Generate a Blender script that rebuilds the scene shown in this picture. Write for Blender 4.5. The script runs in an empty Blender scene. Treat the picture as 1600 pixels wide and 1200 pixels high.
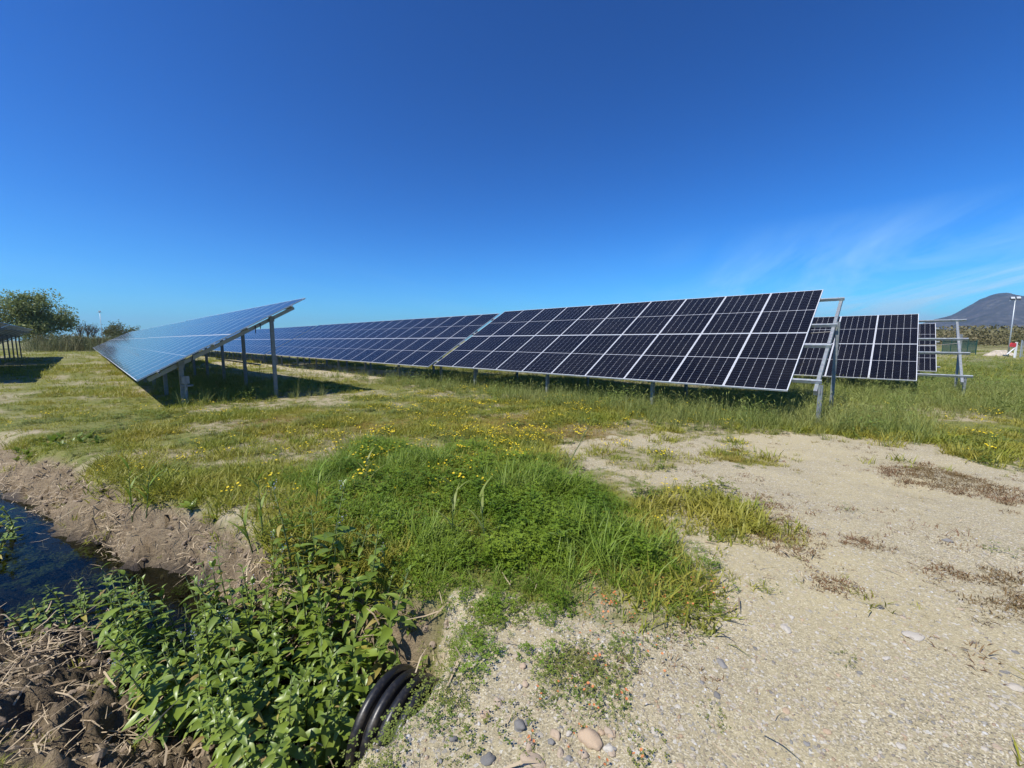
import bpy, math, random
import numpy as np
from mathutils import Vector, Matrix, Euler

random.seed(7)
RNG = np.random.default_rng(11)
scene = bpy.context.scene
COL = scene.collection

# ------------------------------------------------------------------ camera
FPX, PITCH, CAMH = 628.0, math.radians(6.2), 1.6      # focal length in photo pixels, tilt down, eye height
cam_d = bpy.data.cameras.new('camera')
cam_d.sensor_width = 36.0
cam_d.lens = FPX * 36.0 / 1600.0
cam_d.clip_start = 0.05
cam_d.clip_end = 20000
cam = bpy.data.objects.new('camera', cam_d)
COL.objects.link(cam)
cam.location = (0, 0, CAMH)
cam.rotation_euler = (math.radians(90) - PITCH, 0, 0)
scene.camera = cam

# ------------------------------------------------------------------ sky and sun
SUN_AZ, SUN_EL = math.radians(-129), math.radians(55)  # azimuth clockwise from +Y
SKY_STRENGTH, SUN_STRENGTH, EXPOSURE = 0.078, 5.0, 0.33
world = bpy.data.worlds.new('World')
scene.world = world
world.use_nodes = True
wn, wl = world.node_tree.nodes, world.node_tree.links
wn.clear()
sky = wn.new('ShaderNodeTexSky')
sky.sky_type = 'NISHITA'
sky.sun_disc = False
sky.sun_elevation = SUN_EL
sky.sun_rotation = SUN_AZ
sky.altitude = 0
sky.air_density = 1.0
sky.dust_density = 0.35
sky.ozone_density = 3.0
hsv = wn.new('ShaderNodeHueSaturation')
hsv.inputs['Saturation'].default_value = 1.12
hsv.inputs['Value'].default_value = 0.92
wl.new(sky.outputs[0], hsv.inputs['Color'])
# thin cirrus: stretched noise on a plane high above, strongest low in the north-east
def wmul(col, rgb):
    n = wn.new('ShaderNodeMixRGB'); n.blend_type = 'MULTIPLY'; n.inputs[0].default_value = 1.0
    wl.new(col, n.inputs[1]); n.inputs[2].default_value = (*rgb, 1); return n.outputs[0]
gam = wn.new('ShaderNodeGamma'); gam.inputs[1].default_value = 1.55
wl.new(wmul(hsv.outputs[0], (0.1, 0.1, 0.1)), gam.inputs[0])
deep = wmul(gam.outputs[0], (6.2, 18.8, 26.5))          # the camera's deep, contrasty blue over the whole sky
tc = wn.new('ShaderNodeTexCoord')
sep = wn.new('ShaderNodeSeparateXYZ'); wl.new(tc.outputs['Generated'], sep.inputs[0])
def wmath(op, a, b=None):
    n = wn.new('ShaderNodeMath'); n.operation = op
    for k, v in enumerate((a, b)):
        if v is None: continue
        if isinstance(v, (int, float)): n.inputs[k].default_value = v
        else: wl.new(v, n.inputs[k])
    return n.outputs[0]
zc = wmath('ADD', wmath('MAXIMUM', sep.outputs['Z'], 0.0), 0.06)
comb = wn.new('ShaderNodeCombineXYZ')
wl.new(wmath('DIVIDE', sep.outputs['X'], zc), comb.inputs[0])
wl.new(wmath('DIVIDE', sep.outputs['Y'], zc), comb.inputs[1])
mp0 = wn.new('ShaderNodeMapping'); mp0.inputs['Rotation'].default_value = (0, 0, math.radians(-66))
mp = wn.new('ShaderNodeMapping')
mp.inputs['Scale'].default_value = (0.22, 1.0, 1.0)
wl.new(comb.outputs[0], mp0.inputs['Vector']); wl.new(mp0.outputs[0], mp.inputs['Vector'])
cn = wn.new('ShaderNodeTexNoise'); cn.inputs['Scale'].default_value = 0.85
cn.inputs['Detail'].default_value = 7; cn.inputs['Roughness'].default_value = 0.62; cn.inputs['Distortion'].default_value = 0.9
wl.new(mp.outputs[0], cn.inputs['Vector'])
cr = wn.new('ShaderNodeValToRGB')
cr.color_ramp.elements[0].position = 0.38; cr.color_ramp.elements[0].color = (0, 0, 0, 1)
cr.color_ramp.elements[1].position = 0.66; cr.color_ramp.elements[1].color = (1, 1, 1, 1)
wl.new(cn.outputs[0], cr.inputs[0])
low = wn.new('ShaderNodeMapRange'); low.inputs[1].default_value = 0.24; low.inputs[2].default_value = 0.08
wl.new(sep.outputs['Z'], low.inputs[0])
east = wn.new('ShaderNodeMapRange'); east.inputs[1].default_value = 0.30; east.inputs[2].default_value = 0.68; east.inputs[3].default_value = 0.05
wl.new(sep.outputs['X'], east.inputs[0])
cfac = wmath('MULTIPLY', wmath('MULTIPLY', cr.outputs[0], low.outputs[0]), wmath('MULTIPLY', east.outputs[0], 1.0))
cfac = wmath('MINIMUM', cfac, 0.75)
cmix = wn.new('ShaderNodeMixRGB'); wl.new(cfac, cmix.inputs[0]); wl.new(deep, cmix.inputs[1])
cmix.inputs[2].default_value = (6.0, 9.4, 11.5, 1)
bg = wn.new('ShaderNodeBackground'); bg.inputs['Strength'].default_value = SKY_STRENGTH
wl.new(cmix.outputs[0], bg.inputs['Color'])
wo = wn.new('ShaderNodeOutputWorld'); wl.new(bg.outputs[0], wo.inputs['Surface'])

sun_d = bpy.data.lights.new('sun', 'SUN')
sun_d.energy = SUN_STRENGTH; sun_d.angle = math.radians(0.53); sun_d.color = (1.0, 0.955, 0.88)
sun = bpy.data.objects.new('sun', sun_d); COL.objects.link(sun)
sdir = Vector((math.sin(SUN_AZ) * math.cos(SUN_EL), math.cos(SUN_AZ) * math.cos(SUN_EL), math.sin(SUN_EL)))
sun.rotation_euler = sdir.to_track_quat('Z', 'Y').to_euler()
sun.location = sdir * 30

vs = scene.view_settings
vs.view_transform = 'Standard'; vs.look = 'None'; vs.exposure = EXPOSURE; vs.gamma = 1.0; vs.use_curve_mapping = False
scene.cycles.use_denoising = True
scene.cycles.max_bounces = 6
scene.cycles.transparent_max_bounces = 12
scene.cycles.sample_clamp_indirect = 6.0

# ------------------------------------------------------------------ helpers
def tag(o, label=None, cat=None, group=None, kind=None):
    if label: o['label'] = label
    if cat: o['category'] = cat
    if group: o['group'] = group
    if kind: o['kind'] = kind
    return o

def empty(name, loc=(0, 0, 0), rot=(0, 0, 0), parent=None):
    o = bpy.data.objects.new(name, None); COL.objects.link(o)
    o.empty_display_size = 0.1
    o.location = loc; o.rotation_euler = rot; o.parent = parent
    return o

def link(name, mesh, parent=None, loc=(0, 0, 0), rot=(0, 0, 0), scale=None):
    o = bpy.data.objects.new(name, mesh); COL.objects.link(o)
    o.parent = parent; o.location = loc; o.rotation_euler = rot
    if scale is not None: o.scale = scale
    return o

def copy_tree(o, parent=None):
    c = o.copy(); COL.objects.link(c); c.parent = parent
    for ch in o.children:
        copy_tree(ch, c)
    return c

class MB:
    """collects shapes into one mesh"""
    def __init__(s): s.v = []; s.f = []; s.m = []
    def add(s, vs_, fs, mi=0):
        b = len(s.v); s.v.extend([tuple(p) for p in vs_])
        s.f.extend([tuple(b + i for i in f) for f in fs]); s.m.extend([mi] * len(fs))
    def box(s, c, d, mi=0, R=None):
        pts = []
        for z in (-1, 1):
            for y in (-1, 1):
                for x in (-1, 1):
                    p = Vector((x * d[0] / 2, y * d[1] / 2, z * d[2] / 2))
                    if R is not None: p = R @ p
                    pts.append(p + Vector(c))
        s.add(pts, [(0, 2, 3, 1), (4, 5, 7, 6), (0, 1, 5, 4), (2, 6, 7, 3), (0, 4, 6, 2), (1, 3, 7, 5)], mi)
    def profile(s, prof, p0, p1, up=(0, 0, 1), mi=0, closed=True):
        """extrude a 2-D outline (x across, y up) from p0 to p1"""
        p0, p1, up = Vector(p0), Vector(p1), Vector(up)
        d = (p1 - p0).normalized(); ax = d.cross(up).normalized(); uy = ax.cross(d).normalized()
        n = len(prof); pts = []
        for q in (p0, p1):
            for (x, y) in prof: pts.append(q + ax * x + uy * y)
        fs = [(i, (i + 1) % n, n + (i + 1) % n, n + i) for i in range(n)]
        fs += [tuple(range(n - 1, -1, -1)), tuple(range(n, 2 * n))]
        s.add(pts, fs, mi)
    def tube(s, path, rad, n=8, mi=0, cap=True):
        path = [Vector(p) for p in path]
        if not hasattr(rad, '__len__'): rad = [rad] * len(path)
        ref = Vector((0, 0, 1)); b = len(s.v); k = len(path)
        for i, p in enumerate(path):
            d = (path[min(i + 1, k - 1)] - path[max(i - 1, 0)]).normalized()
            r_ = ref if abs(d.dot(ref)) < 0.95 else Vector((1, 0, 0))
            ax = d.cross(r_).normalized(); ay = ax.cross(d).normalized()
            for j in range(n):
                a_ = 2 * math.pi * j / n
                s.v.append(tuple(p + (ax * math.cos(a_) + ay * math.sin(a_)) * rad[i]))
        for i in range(k - 1):
            for j in range(n):
                s.f.append((b + i * n + j, b + i * n + (j + 1) % n, b + (i + 1) * n + (j + 1) % n, b + (i + 1) * n + j)); s.m.append(mi)
        if cap:
            s.f.append(tuple(b + (k - 1) * n + j for j in range(n))); s.m.append(mi)
            s.f.append(tuple(b + j for j in reversed(range(n)))); s.m.append(mi)
    def strip(s, pts, widths, side, mi=0, fold=0.0):
        """a leaf or blade: centre line pts, half widths, side vector"""
        side = Vector(side).normalized(); b = len(s.v); k = len(pts)
        for p, w in zip(pts, widths):
            p = Vector(p)
            s.v.append(tuple(p - side * w)); s.v.append(tuple(p + side * w))
        for i in range(k - 1):
            s.f.append((b + 2 * i, b + 2 * i + 1, b + 2 * i + 3, b + 2 * i + 2)); s.m.append(mi)
    def mesh(s, name, mats, smooth=False):
        me = bpy.data.meshes.new(name); me.from_pydata(s.v, [], s.f)
        if not isinstance(mats, (list, tuple)): mats = [mats]
        for m in mats: me.materials.append(m)
        if len(mats) > 1: me.polygons.foreach_set('material_index', s.m)
        if smooth: me.polygons.foreach_set('use_smooth', [True] * len(me.polygons))
        me.update()
        return me
    def build(s, name, mats, parent=None, smooth=False, **k):
        return link(name, s.mesh(name, mats, smooth), parent, **k)

def smooth01(a, b, x):
    t = np.clip((x - a) / (b - a), 0, 1); return t * t * (3 - 2 * t)

def vnoise(x, y, seed=0):
    x = np.asarray(x, float); y = np.asarray(y, float)
    xi = np.floor(x).astype(np.int64); yi = np.floor(y).astype(np.int64)
    fx = x - xi; fy = y - yi; fx = fx * fx * (3 - 2 * fx); fy = fy * fy * (3 - 2 * fy)
    def h(i, j):
        n = (i * 374761393 + j * 668265263 + seed * 974711) & 0x7fffffff
        n = ((n ^ (n >> 13)) * 1274126177) & 0x7fffffff
        return ((n ^ (n >> 16)) & 0xffff) / 65535.0
    return (h(xi, yi) * (1 - fx) + h(xi + 1, yi) * fx) * (1 - fy) + (h(xi, yi + 1) * (1 - fx) + h(xi + 1, yi + 1) * fx) * fy

def fbm(x, y, seed=0, o=4):
    t = 0; a = 0.5; n = 0
    for k in range(o):
        t = t + a * vnoise(x, y, seed + k * 17); n += a; a *= 0.5; x = x * 2.03 + 5.1; y = y * 2.03 + 1.7
    return t / n

cP, sP = math.cos(PITCH), math.sin(PITCH)
def G(px, py, z=0.0):
    """the place on level z that the photograph shows at pixel (px, py)"""
    dx, dz = (px - 800) / FPX, -(py - 600) / FPX
    d = np.array([dx, cP + dz * sP, -sP + dz * cP]); k = (z - CAMH) / d[2]
    return d[0] * k, d[1] * k
def on_ground(px, py):
    z = 0.0
    for _ in range(25):
        x, y = G(px, py, z); z = 0.6 * z + 0.4 * float(ground_z(x, y))
    return x, y
def GP(pts, z=0.0): return [G(x, y, z) for x, y in pts]

def poly_sd(x, y, poly):
    """signed distance to a polygon, positive inside"""
    x = np.asarray(x, float); y = np.asarray(y, float)
    d = np.full(x.shape, 1e9); ins = np.zeros(x.shape, bool); n = len(poly)
    for i in range(n):
        ax, ay = poly[i]; bx, by = poly[(i + 1) % n]
        ex, ey = bx - ax, by - ay
        t = np.clip(((x - ax) * ex + (y - ay) * ey) / (ex * ex + ey * ey), 0, 1)
        d = np.minimum(d, np.hypot(x - ax - t * ex, y - ay - t * ey))
        if ay != by:
            ins ^= ((ay > y) != (by > y)) & (x < (bx - ax) * (y - ay) / (by - ay) + ax)
    return np.where(ins, d, -d)

# ------------------------------------------------------------------ materials
def new_mat(name):
    m = bpy.data.materials.new(name); m.use_nodes = True
    nt = m.node_tree; nt.nodes.clear()
    return m, nt.nodes, nt.links

class N:
    """small node-building helper"""
    def __init__(s, name): s.m, s.n, s.l = new_mat(name)
    def set(s, sock, v):
        if v is None: return
        if isinstance(v, bpy.types.NodeSocket): s.l.new(v, sock)
        elif isinstance(v, (tuple, list)) and len(v) == 3 and sock.type == 'RGBA': sock.default_value = (*v, 1)
        else: sock.default_value = v
    def noise(s, scale, detail=4, rough=0.55, vec=None, dist=0.0):
        t = s.n.new('ShaderNodeTexNoise'); s.set(t.inputs['Scale'], scale); s.set(t.inputs['Detail'], detail)
        s.set(t.inputs['Roughness'], rough); s.set(t.inputs['Distortion'], dist); s.set(t.inputs['Vector'], vec); return t.outputs[0]
    def voro(s, scale, vec=None, out='Color', rnd=1.0, feature='F1'):
        t = s.n.new('ShaderNodeTexVoronoi'); t.feature = feature; s.set(t.inputs['Scale'], scale); s.set(t.inputs['Randomness'], rnd)
        s.set(t.inputs['Vector'], vec); return t.outputs[out]
    def ramp(s, fac, stops):
        r = s.n.new('ShaderNodeValToRGB'); s.set(r.inputs[0], fac); e = r.color_ramp.elements
        while len(e) > 1: e.remove(e[-1])
        e[0].position = stops[0][0]; e[0].color = (*stops[0][1], 1)
        for p, c in stops[1:]:
            q = e.new(p); q.color = (*c, 1)
        return r.outputs[0]
    def mix(s, fac, a, b, mode='MIX'):
        x = s.n.new('ShaderNodeMixRGB'); x.blend_type = mode
        s.set(x.inputs[0], fac); s.set(x.inputs[1], a); s.set(x.inputs[2], b); return x.outputs[0]
    def math(s, op, a, b=None):
        x = s.n.new('ShaderNodeMath'); x.operation = op; s.set(x.inputs[0], a); s.set(x.inputs[1], b); return x.outputs[0]
    def rng(s, v, a, b, c=0.0, d=1.0):
        x = s.n.new('ShaderNodeMapRange')
        for k, q in enumerate((v, a, b, c, d)): s.set(x.inputs[k], q)
        return x.outputs[0]
    def attr(s, name):
        x = s.n.new('ShaderNodeAttribute'); x.attribute_name = name; return x.outputs['Fac']
    def pos(s):
        return s.n.new('ShaderNodeNewGeometry').outputs['Position']
    def obj(s):
        return s.n.new('ShaderNodeTexCoord').outputs['Object']
    def rnd(s): return s.n.new('ShaderNodeObjectInfo').outputs['Random']
    def bump(s, h, strength, dist, normal=None):
        x = s.n.new('ShaderNodeBump'); s.set(x.inputs['Height'], h); s.set(x.inputs['Strength'], strength); s.set(x.inputs['Distance'], dist)
        s.set(x.inputs['Normal'], normal); return x.outputs[0]
    def princ(s, **k):
        p = s.n.new('ShaderNodeBsdfPrincipled')
        for a, b in k.items():
            s.set(p.inputs[a.replace('_', ' ')], b)
        return p.outputs[0]
    def out(s, sh, vol=None):
        o = s.n.new('ShaderNodeOutputMaterial')
        if sh is not None: s.l.new(sh, o.inputs['Surface'])
        if vol is not None: s.l.new(vol, o.inputs['Volume'])
        return s.m

def leaf_mat(name, c1, c2, c3=None, trans=0.3, rough=0.5, patch=0.7, spec=0.3):
    """foliage: colour drifts from plant to plant and from patch to patch"""
    k = N(name)
    col = k.mix(k.rnd(), c1, c2)
    pn = k.rng(k.noise(patch, 3, 0.6, k.pos()), 0.38, 0.62)
    if c3: col = k.mix(k.math('MULTIPLY', pn, 0.7), col, c3)
    tr = k.n.new('ShaderNodeBsdfTranslucent'); k.set(tr.inputs[0], k.mix(0.5, col, (0.25, 0.34, 0.03), 'ADD') if False else col)
    p = k.princ(Base_Color=col, Roughness=rough, Specular_IOR_Level=spec)
    mx = k.n.new('ShaderNodeMixShader'); mx.inputs[0].default_value = trans
    k.l.new(p, mx.inputs[1]); k.l.new(tr.outputs[0], mx.inputs[2])
    return k.out(mx.outputs[0])

M = {}
M['grass_short'] = leaf_mat('grass short', (0.205, 0.245, 0.026), (0.30, 0.31, 0.042), (0.38, 0.32, 0.055), 0.35, 0.5, 0.9)
M['grass_dry'] = leaf_mat('grass dry', (0.40, 0.32, 0.17), (0.30, 0.24, 0.11), (0.36, 0.30, 0.18), 0.2, 0.7)
M['grass_lush'] = leaf_mat('grass lush', (0.155, 0.245, 0.022), (0.23, 0.31, 0.035), (0.25, 0.32, 0.055), 0.35, 0.5, 1.3)
M['grass_blue'] = leaf_mat('grass tall', (0.185, 0.235, 0.045), (0.26, 0.30, 0.075), (0.29, 0.29, 0.085), 0.3)
M['clover'] = leaf_mat('clover', (0.065, 0.130, 0.010), (0.135, 0.215, 0.016), (0.22, 0.29, 0.025), 0.3, 0.5, 2.2)
M['herb'] = leaf_mat('creeping herb', (0.13, 0.19, 0.030), (0.20, 0.25, 0.05), (0.20, 0.19, 0.045), 0.3, 0.5, 3.0)
M['weed_dark'] = leaf_mat('leafy weed', (0.12, 0.175, 0.030), (0.19, 0.245, 0.05), (0.15, 0.20, 0.04), 0.25)
M['broadleaf'] = leaf_mat('broad leaf', (0.13, 0.20, 0.022), (0.28, 0.36, 0.065), (0.19, 0.26, 0.032), 0.28, 0.38, 6.0, 0.5)
M['broadleaf_pale'] = leaf_mat('broad leaf pale', (0.14, 0.22, 0.035), (0.20, 0.27, 0.06), (0.17, 0.24, 0.045), 0.3, 0.42, 6.0, 0.4)
M['stem'] = leaf_mat('green stem', (0.09, 0.13, 0.035), (0.12, 0.15, 0.05), None, 0.1)
M['algae'] = leaf_mat('water weed', (0.13, 0.17, 0.035), (0.20, 0.22, 0.06), None, 0.2)
M['sedum'] = leaf_mat('sedum', (0.16, 0.075, 0.04), (0.22, 0.12, 0.06), (0.15, 0.11, 0.035), 0.15, 0.6)
M['moss'] = leaf_mat('moss', (0.21, 0.115, 0.018), (0.24, 0.17, 0.03), (0.22, 0.17, 0.03), 0.2, 0.7)
M['straw'] = leaf_mat('dead reed', (0.52, 0.42, 0.27), (0.28, 0.20, 0.12), (0.42, 0.33, 0.21), 0.05, 0.7)
M['yellow'] = leaf_mat('yellow petal', (0.75, 0.55, 0.02), (0.80, 0.62, 0.03), None, 0.25)
M['orange'] = leaf_mat('orange petal', (0.60, 0.18, 0.06), (0.62, 0.25, 0.09), None, 0.25)
M['lilac'] = leaf_mat('lilac petal', (0.50, 0.47, 0.60), (0.58, 0.56, 0.66), None, 0.25)
M['tree_leaf'] = leaf_mat('tree leaf', (0.19, 0.235, 0.07), (0.26, 0.30, 0.10), (0.23, 0.25, 0.10), 0.4, 0.5, 0.35)
M['bush_leaf'] = leaf_mat('bush leaf', (0.10, 0.12, 0.035), (0.14, 0.155, 0.05), (0.16, 0.14, 0.06), 0.25, 0.5, 0.3)
M['scrub'] = leaf_mat('spring scrub', (0.15, 0.14, 0.06), (0.12, 0.15, 0.05), (0.19, 0.15, 0.08), 0.15, 0.7, 0.05)
M['cane'] = leaf_mat('dry cane', (0.24, 0.20, 0.10), (0.16, 0.17, 0.07), (0.13, 0.16, 0.05), 0.15, 0.7, 0.3)

def make_bark():
    k = N('bark'); c = k.mix(k.noise(9, 4, 0.6, k.obj()), (0.07, 0.055, 0.045), (0.16, 0.13, 0.105))
    return k.out(k.princ(Base_Color=c, Roughness=0.9, Specular_IOR_Level=0.1))
M['bark'] = make_bark()

def make_steel(name, a, b, metal=0.75, rough=0.45):
    k = N(name)
    v = k.voro(60, k.obj()); n = k.noise(14, 4, 0.6, k.obj())
    c = k.mix(k.rng(n, 0.3, 0.7), a, b); c = k.mix(0.10, c, v, 'OVERLAY')
    r = k.rng(n, 0.25, 0.75, rough - 0.08, rough + 0.12)
    return k.out(k.princ(Base_Color=c, Metallic=metal, Roughness=r))
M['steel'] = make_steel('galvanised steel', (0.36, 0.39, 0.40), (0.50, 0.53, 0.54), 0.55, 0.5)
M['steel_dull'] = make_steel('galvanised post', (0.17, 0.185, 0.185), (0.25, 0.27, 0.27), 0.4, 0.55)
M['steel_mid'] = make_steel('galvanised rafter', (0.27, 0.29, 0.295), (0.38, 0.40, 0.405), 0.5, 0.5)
M['alu'] = make_steel('module frame', (0.60, 0.61, 0.62), (0.68, 0.69, 0.70), 0.2, 0.5)

def make_glass(name, c1, c2, coatr=0.035):
    k = N(name)
    r = k.rnd(); n = k.noise(0.9, 3, 0.6, k.pos())
    c = k.mix(r, c1, c2)
    c = k.mix(k.rng(n, 0.3, 0.9, 0.0, 0.03), c, (0.35, 0.32, 0.28))      # a thin film of dust
    return k.out(k.princ(Base_Color=c, Roughness=k.rng(n, 0.3, 0.7, coatr, coatr + 0.05), IOR=1.5, Specular_IOR_Level=0.20, Sheen_Weight=0.30, Sheen_Roughness=0.30))
M['cell'] = make_glass('solar cell under glass', (0.0042, 0.0044, 0.0070), (0.0060, 0.0062, 0.0095))
M['backsheet'] = make_glass('white backsheet under glass', (0.52, 0.53, 0.55), (0.56, 0.57, 0.59))
def plain(name, c, rough=0.6, metal=0.0, var=0.25, scale=12):
    k = N(name); n = k.noise(scale, 4, 0.6, k.obj())
    return k.out(k.princ(Base_Color=k.mix(k.rng(n, 0.3, 0.7), tuple(x * (1 - var) for x in c), tuple(min(1, x * (1 + var)) for x in c)), Roughness=rough, Metallic=metal))
M['backing'] = plain('module back', (0.50, 0.50, 0.50), 0.5, 0, 0.06)
M['black'] = plain('black plastic', (0.015, 0.015, 0.016), 0.45)
M['grey_plastic'] = plain('grey conduit', (0.24, 0.25, 0.25), 0.5)
M['lamp'] = plain('floodlight housing', (0.10, 0.105, 0.11), 0.45)
M['lamp_glass'] = plain('floodlight glass', (0.45, 0.47, 0.48), 0.15)
M['green_paint'] = plain('green fence paint', (0.022, 0.070, 0.058), 0.5)
M['white_paint'] = plain('white paint', (0.72, 0.72, 0.70), 0.5, 0, 0.08)
M['red_paint'] = plain('red paint', (0.55, 0.04, 0.05), 0.5, 0, 0.15)
M['rubble'] = plain('pale rubble', (0.42, 0.36, 0.28), 0.9, 0, 0.3, 2)

def make_pipe():
    k = N('black polyethylene')
    n = k.noise(7, 5, 0.65, k.obj()); d = k.rng(n, 0.5, 0.8)
    c = k.mix(k.math('MULTIPLY', d, 0.7), (0.012, 0.012, 0.013), (0.16, 0.135, 0.10))
    return k.out(k.princ(Base_Color=c, Roughness=k.rng(n, 0.35, 0.75, 0.26, 0.55), Normal=k.bump(k.noise(60, 3, 0.6, k.obj()), 0.15, 0.004)))
M['pipe'] = make_pipe()

def make_stone(name, stops):
    k = N(name); r = k.rnd()
    c = k.ramp(r, stops)
    n = k.noise(30, 5, 0.65, k.obj())
    c = k.mix(k.rng(n, 0.3, 0.75, 0.0, 0.45), c, (0.20, 0.17, 0.13))
    return k.out(k.princ(Base_Color=c, Roughness=0.85, Specular_IOR_Level=0.2, Normal=k.bump(n, 0.4, 0.01)))
M['pebble'] = make_stone('gravel', [(0, (0.42, 0.35, 0.25)), (0.25, (0.30, 0.26, 0.20)), (0.45, (0.50, 0.46, 0.38)), (0.62, (0.17, 0.17, 0.165)), (0.8, (0.40, 0.27, 0.16)), (0.93, (0.60, 0.58, 0.53))])
M['clod'] = make_stone('earth clod', [(0, (0.24, 0.175, 0.115)), (0.5, (0.36, 0.28, 0.19)), (1, (0.19, 0.14, 0.10))])
M['stone_tan'] = make_stone('tan stone', [(0, (0.50, 0.36, 0.23)), (1, (0.44, 0.36, 0.27))])
M['stone_grey'] = make_stone('grey stone', [(0, (0.26, 0.25, 0.235)), (1, (0.16, 0.158, 0.15))])
M['stone_white'] = make_stone('white stone', [(0, (0.56, 0.52, 0.44)), (1, (0.50, 0.44, 0.35))])

def make_ground():
    k = N('ground')
    P = k.pos()
    sand, mud, moss, wet, dry = (k.attr(a) for a in ('sand', 'mud', 'moss', 'wet', 'dry'))
    big = k.noise(0.55, 5, 0.6, P); mid = k.noise(4.5, 6, 0.65, P); fine = k.noise(55, 5, 0.7, P)
    # packed sandy gravel
    cs = k.mix(k.rng(big, 0.40, 0.60), (0.42, 0.355, 0.20), (0.32, 0.275, 0.175))
    cs = k.mix(k.rng(mid, 0.35, 0.7, 0, 0.6), cs, (0.44, 0.37, 0.22))
    vw = k.n.new('ShaderNodeVectorMath'); vw.operation = 'ADD'
    k.l.new(P, vw.inputs[0]); 
    wob = k.n.new('ShaderNodeTexNoise'); wob.inputs['Scale'].default_value = 30
    sc_ = k.n.new('ShaderNodeVectorMath'); sc_.operation = 'SCALE'; sc_.inputs['Scale'].default_value = 0.02
    k.l.new(P, wob.inputs['Vector']); k.l.new(wob.outputs['Color'], sc_.inputs[0]); k.l.new(sc_.outputs[0], vw.inputs[1])
    PW = vw.outputs[0]
    grain = k.voro(170, PW); gs = k.n.new('ShaderNodeSeparateColor'); k.l.new(grain, gs.inputs[0])
    gcol = k.ramp(gs.outputs[0], [(0.0, (0.11, 0.10, 0.08)), (0.16, (0.25, 0.215, 0.145)), (0.36, (0.34, 0.288, 0.175)), (0.72, (0.43, 0.365, 0.22)), (0.90, (0.64, 0.58, 0.43)), (1.0, (0.37, 0.28, 0.17))])
    cs = k.mix(k.math('MULTIPLY', k.rng(mid, 0.3, 0.75, 1.0, 0.6), k.rng(big, 0.40, 0.60, 0.45, 1.0)), cs, gcol)
    peb = k.voro(75, PW); ps = k.n.new('ShaderNodeSeparateColor'); k.l.new(peb, ps.inputs[0])
    pebsel = k.math('GREATER_THAN', ps.outputs[1], 0.90)
    pcol = k.ramp(ps.outputs[0], [(0.0, (0.20, 0.20, 0.20)), (0.4, (0.48, 0.43, 0.35)), (0.7, (0.58, 0.56, 0.50)), (1.0, (0.40, 0.28, 0.17))])
    cs = k.mix(k.math('MULTIPLY', pebsel, 0.65), cs, pcol)
    # earth under the meadow
    ce = k.mix(k.rng(mid, 0.35, 0.65), (0.125, 0.135, 0.036), (0.21, 0.195, 0.065))
    ce = k.mix(k.rng(fine, 0.35, 0.7, 0, 0.6), ce, (0.15, 0.175, 0.035))
    cd = k.mix(k.rng(fine, 0.3, 0.7), (0.29, 0.245, 0.145), (0.40, 0.34, 0.225))
    ce = k.mix(k.math('MULTIPLY', dry, k.rng(mid, 0.38, 0.55)), ce, cd)
    cm = k.mix(k.rng(mid, 0.35, 0.65), (0.20, 0.105, 0.018), (0.19, 0.145, 0.028))
    ce = k.mix(k.math('MULTIPLY', moss, 0.6), ce, cm)
    # ditch mud
    cmud = k.mix(k.rng(mid, 0.3, 0.7), (0.20, 0.15, 0.088), (0.36, 0.285, 0.175))
    cmud = k.mix(k.rng(fine, 0.35, 0.7, 0, 0.7), cmud, (0.16, 0.11, 0.075))
    c = k.mix(k.rng(k.math('ADD', sand, k.rng(mid, 0.3, 0.7, -0.22, 0.22)), 0.4, 0.6), ce, cs)
    c = k.mix(mud, c, cmud)
    c = k.mix(wet, c, k.mix(k.rng(mid, 0.35, 0.65), (0.035, 0.027, 0.020), (0.075, 0.058, 0.042)))
    h = k.math('ADD', k.math('MULTIPLY', gs.outputs[2], 0.35), k.math('ADD', fine, k.math('MULTIPLY', pebsel, 0.5)))
    b1 = k.bump(h, 0.6, 0.008)
    b2 = k.bump(k.noise(22, 6, 0.7, P), k.rng(mud, 0, 1, 0.25, 0.9), 0.05, b1)
    rough = k.rng(wet, 0, 1, 0.92, 0.5)
    return k.out(k.princ(Base_Color=c, Roughness=rough, Specular_IOR_Level=0.2, Normal=b2))
M['ground'] = make_ground()

def make_water():
    k = N('ditch water'); P = k.pos()
    h = k.math('ADD', k.noise(7, 3, 0.5, P, 0.6), k.math('MULTIPLY', k.noise(22, 3, 0.5, P, 0.4), 0.35))
    nb = k.bump(h, 0.11, 0.03)
    fr = k.n.new('ShaderNodeFresnel'); fr.inputs['IOR'].default_value = 1.33; k.l.new(nb, fr.inputs['Normal'])
    t = k.n.new('ShaderNodeBsdfTransparent'); t.inputs[0].default_value = (0.36, 0.40, 0.33, 1)
    g = k.n.new('ShaderNodeBsdfGlossy'); g.inputs['Roughness'].default_value = 0.03; g.inputs['Color'].default_value = (0.60, 0.63, 0.57, 1); k.l.new(nb, g.inputs['Normal'])
    mx = k.n.new('ShaderNodeMixShader'); k.l.new(fr.outputs[0], mx.inputs[0]); k.l.new(t.outputs[0], mx.inputs[1]); k.l.new(g.outputs[0], mx.inputs[2])
    return k.out(mx.outputs[0])
M['water'] = make_water()

def make_mountain():
    k = N('mountain scrub'); P = k.pos()
    n = k.noise(0.0035, 8, 0.65, P); f = k.noise(0.02, 6, 0.7, P)
    c = k.mix(k.rng(n, 0.38, 0.62), (0.030, 0.034, 0.022), (0.075, 0.066, 0.055))
    c = k.mix(k.rng(f, 0.5, 0.75, 0, 0.7), c, (0.22, 0.20, 0.18))
    return k.out(k.princ(Base_Color=c, Roughness=1.0, Specular_IOR_Level=0.0))
M['mountain'] = make_mountain()

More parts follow.
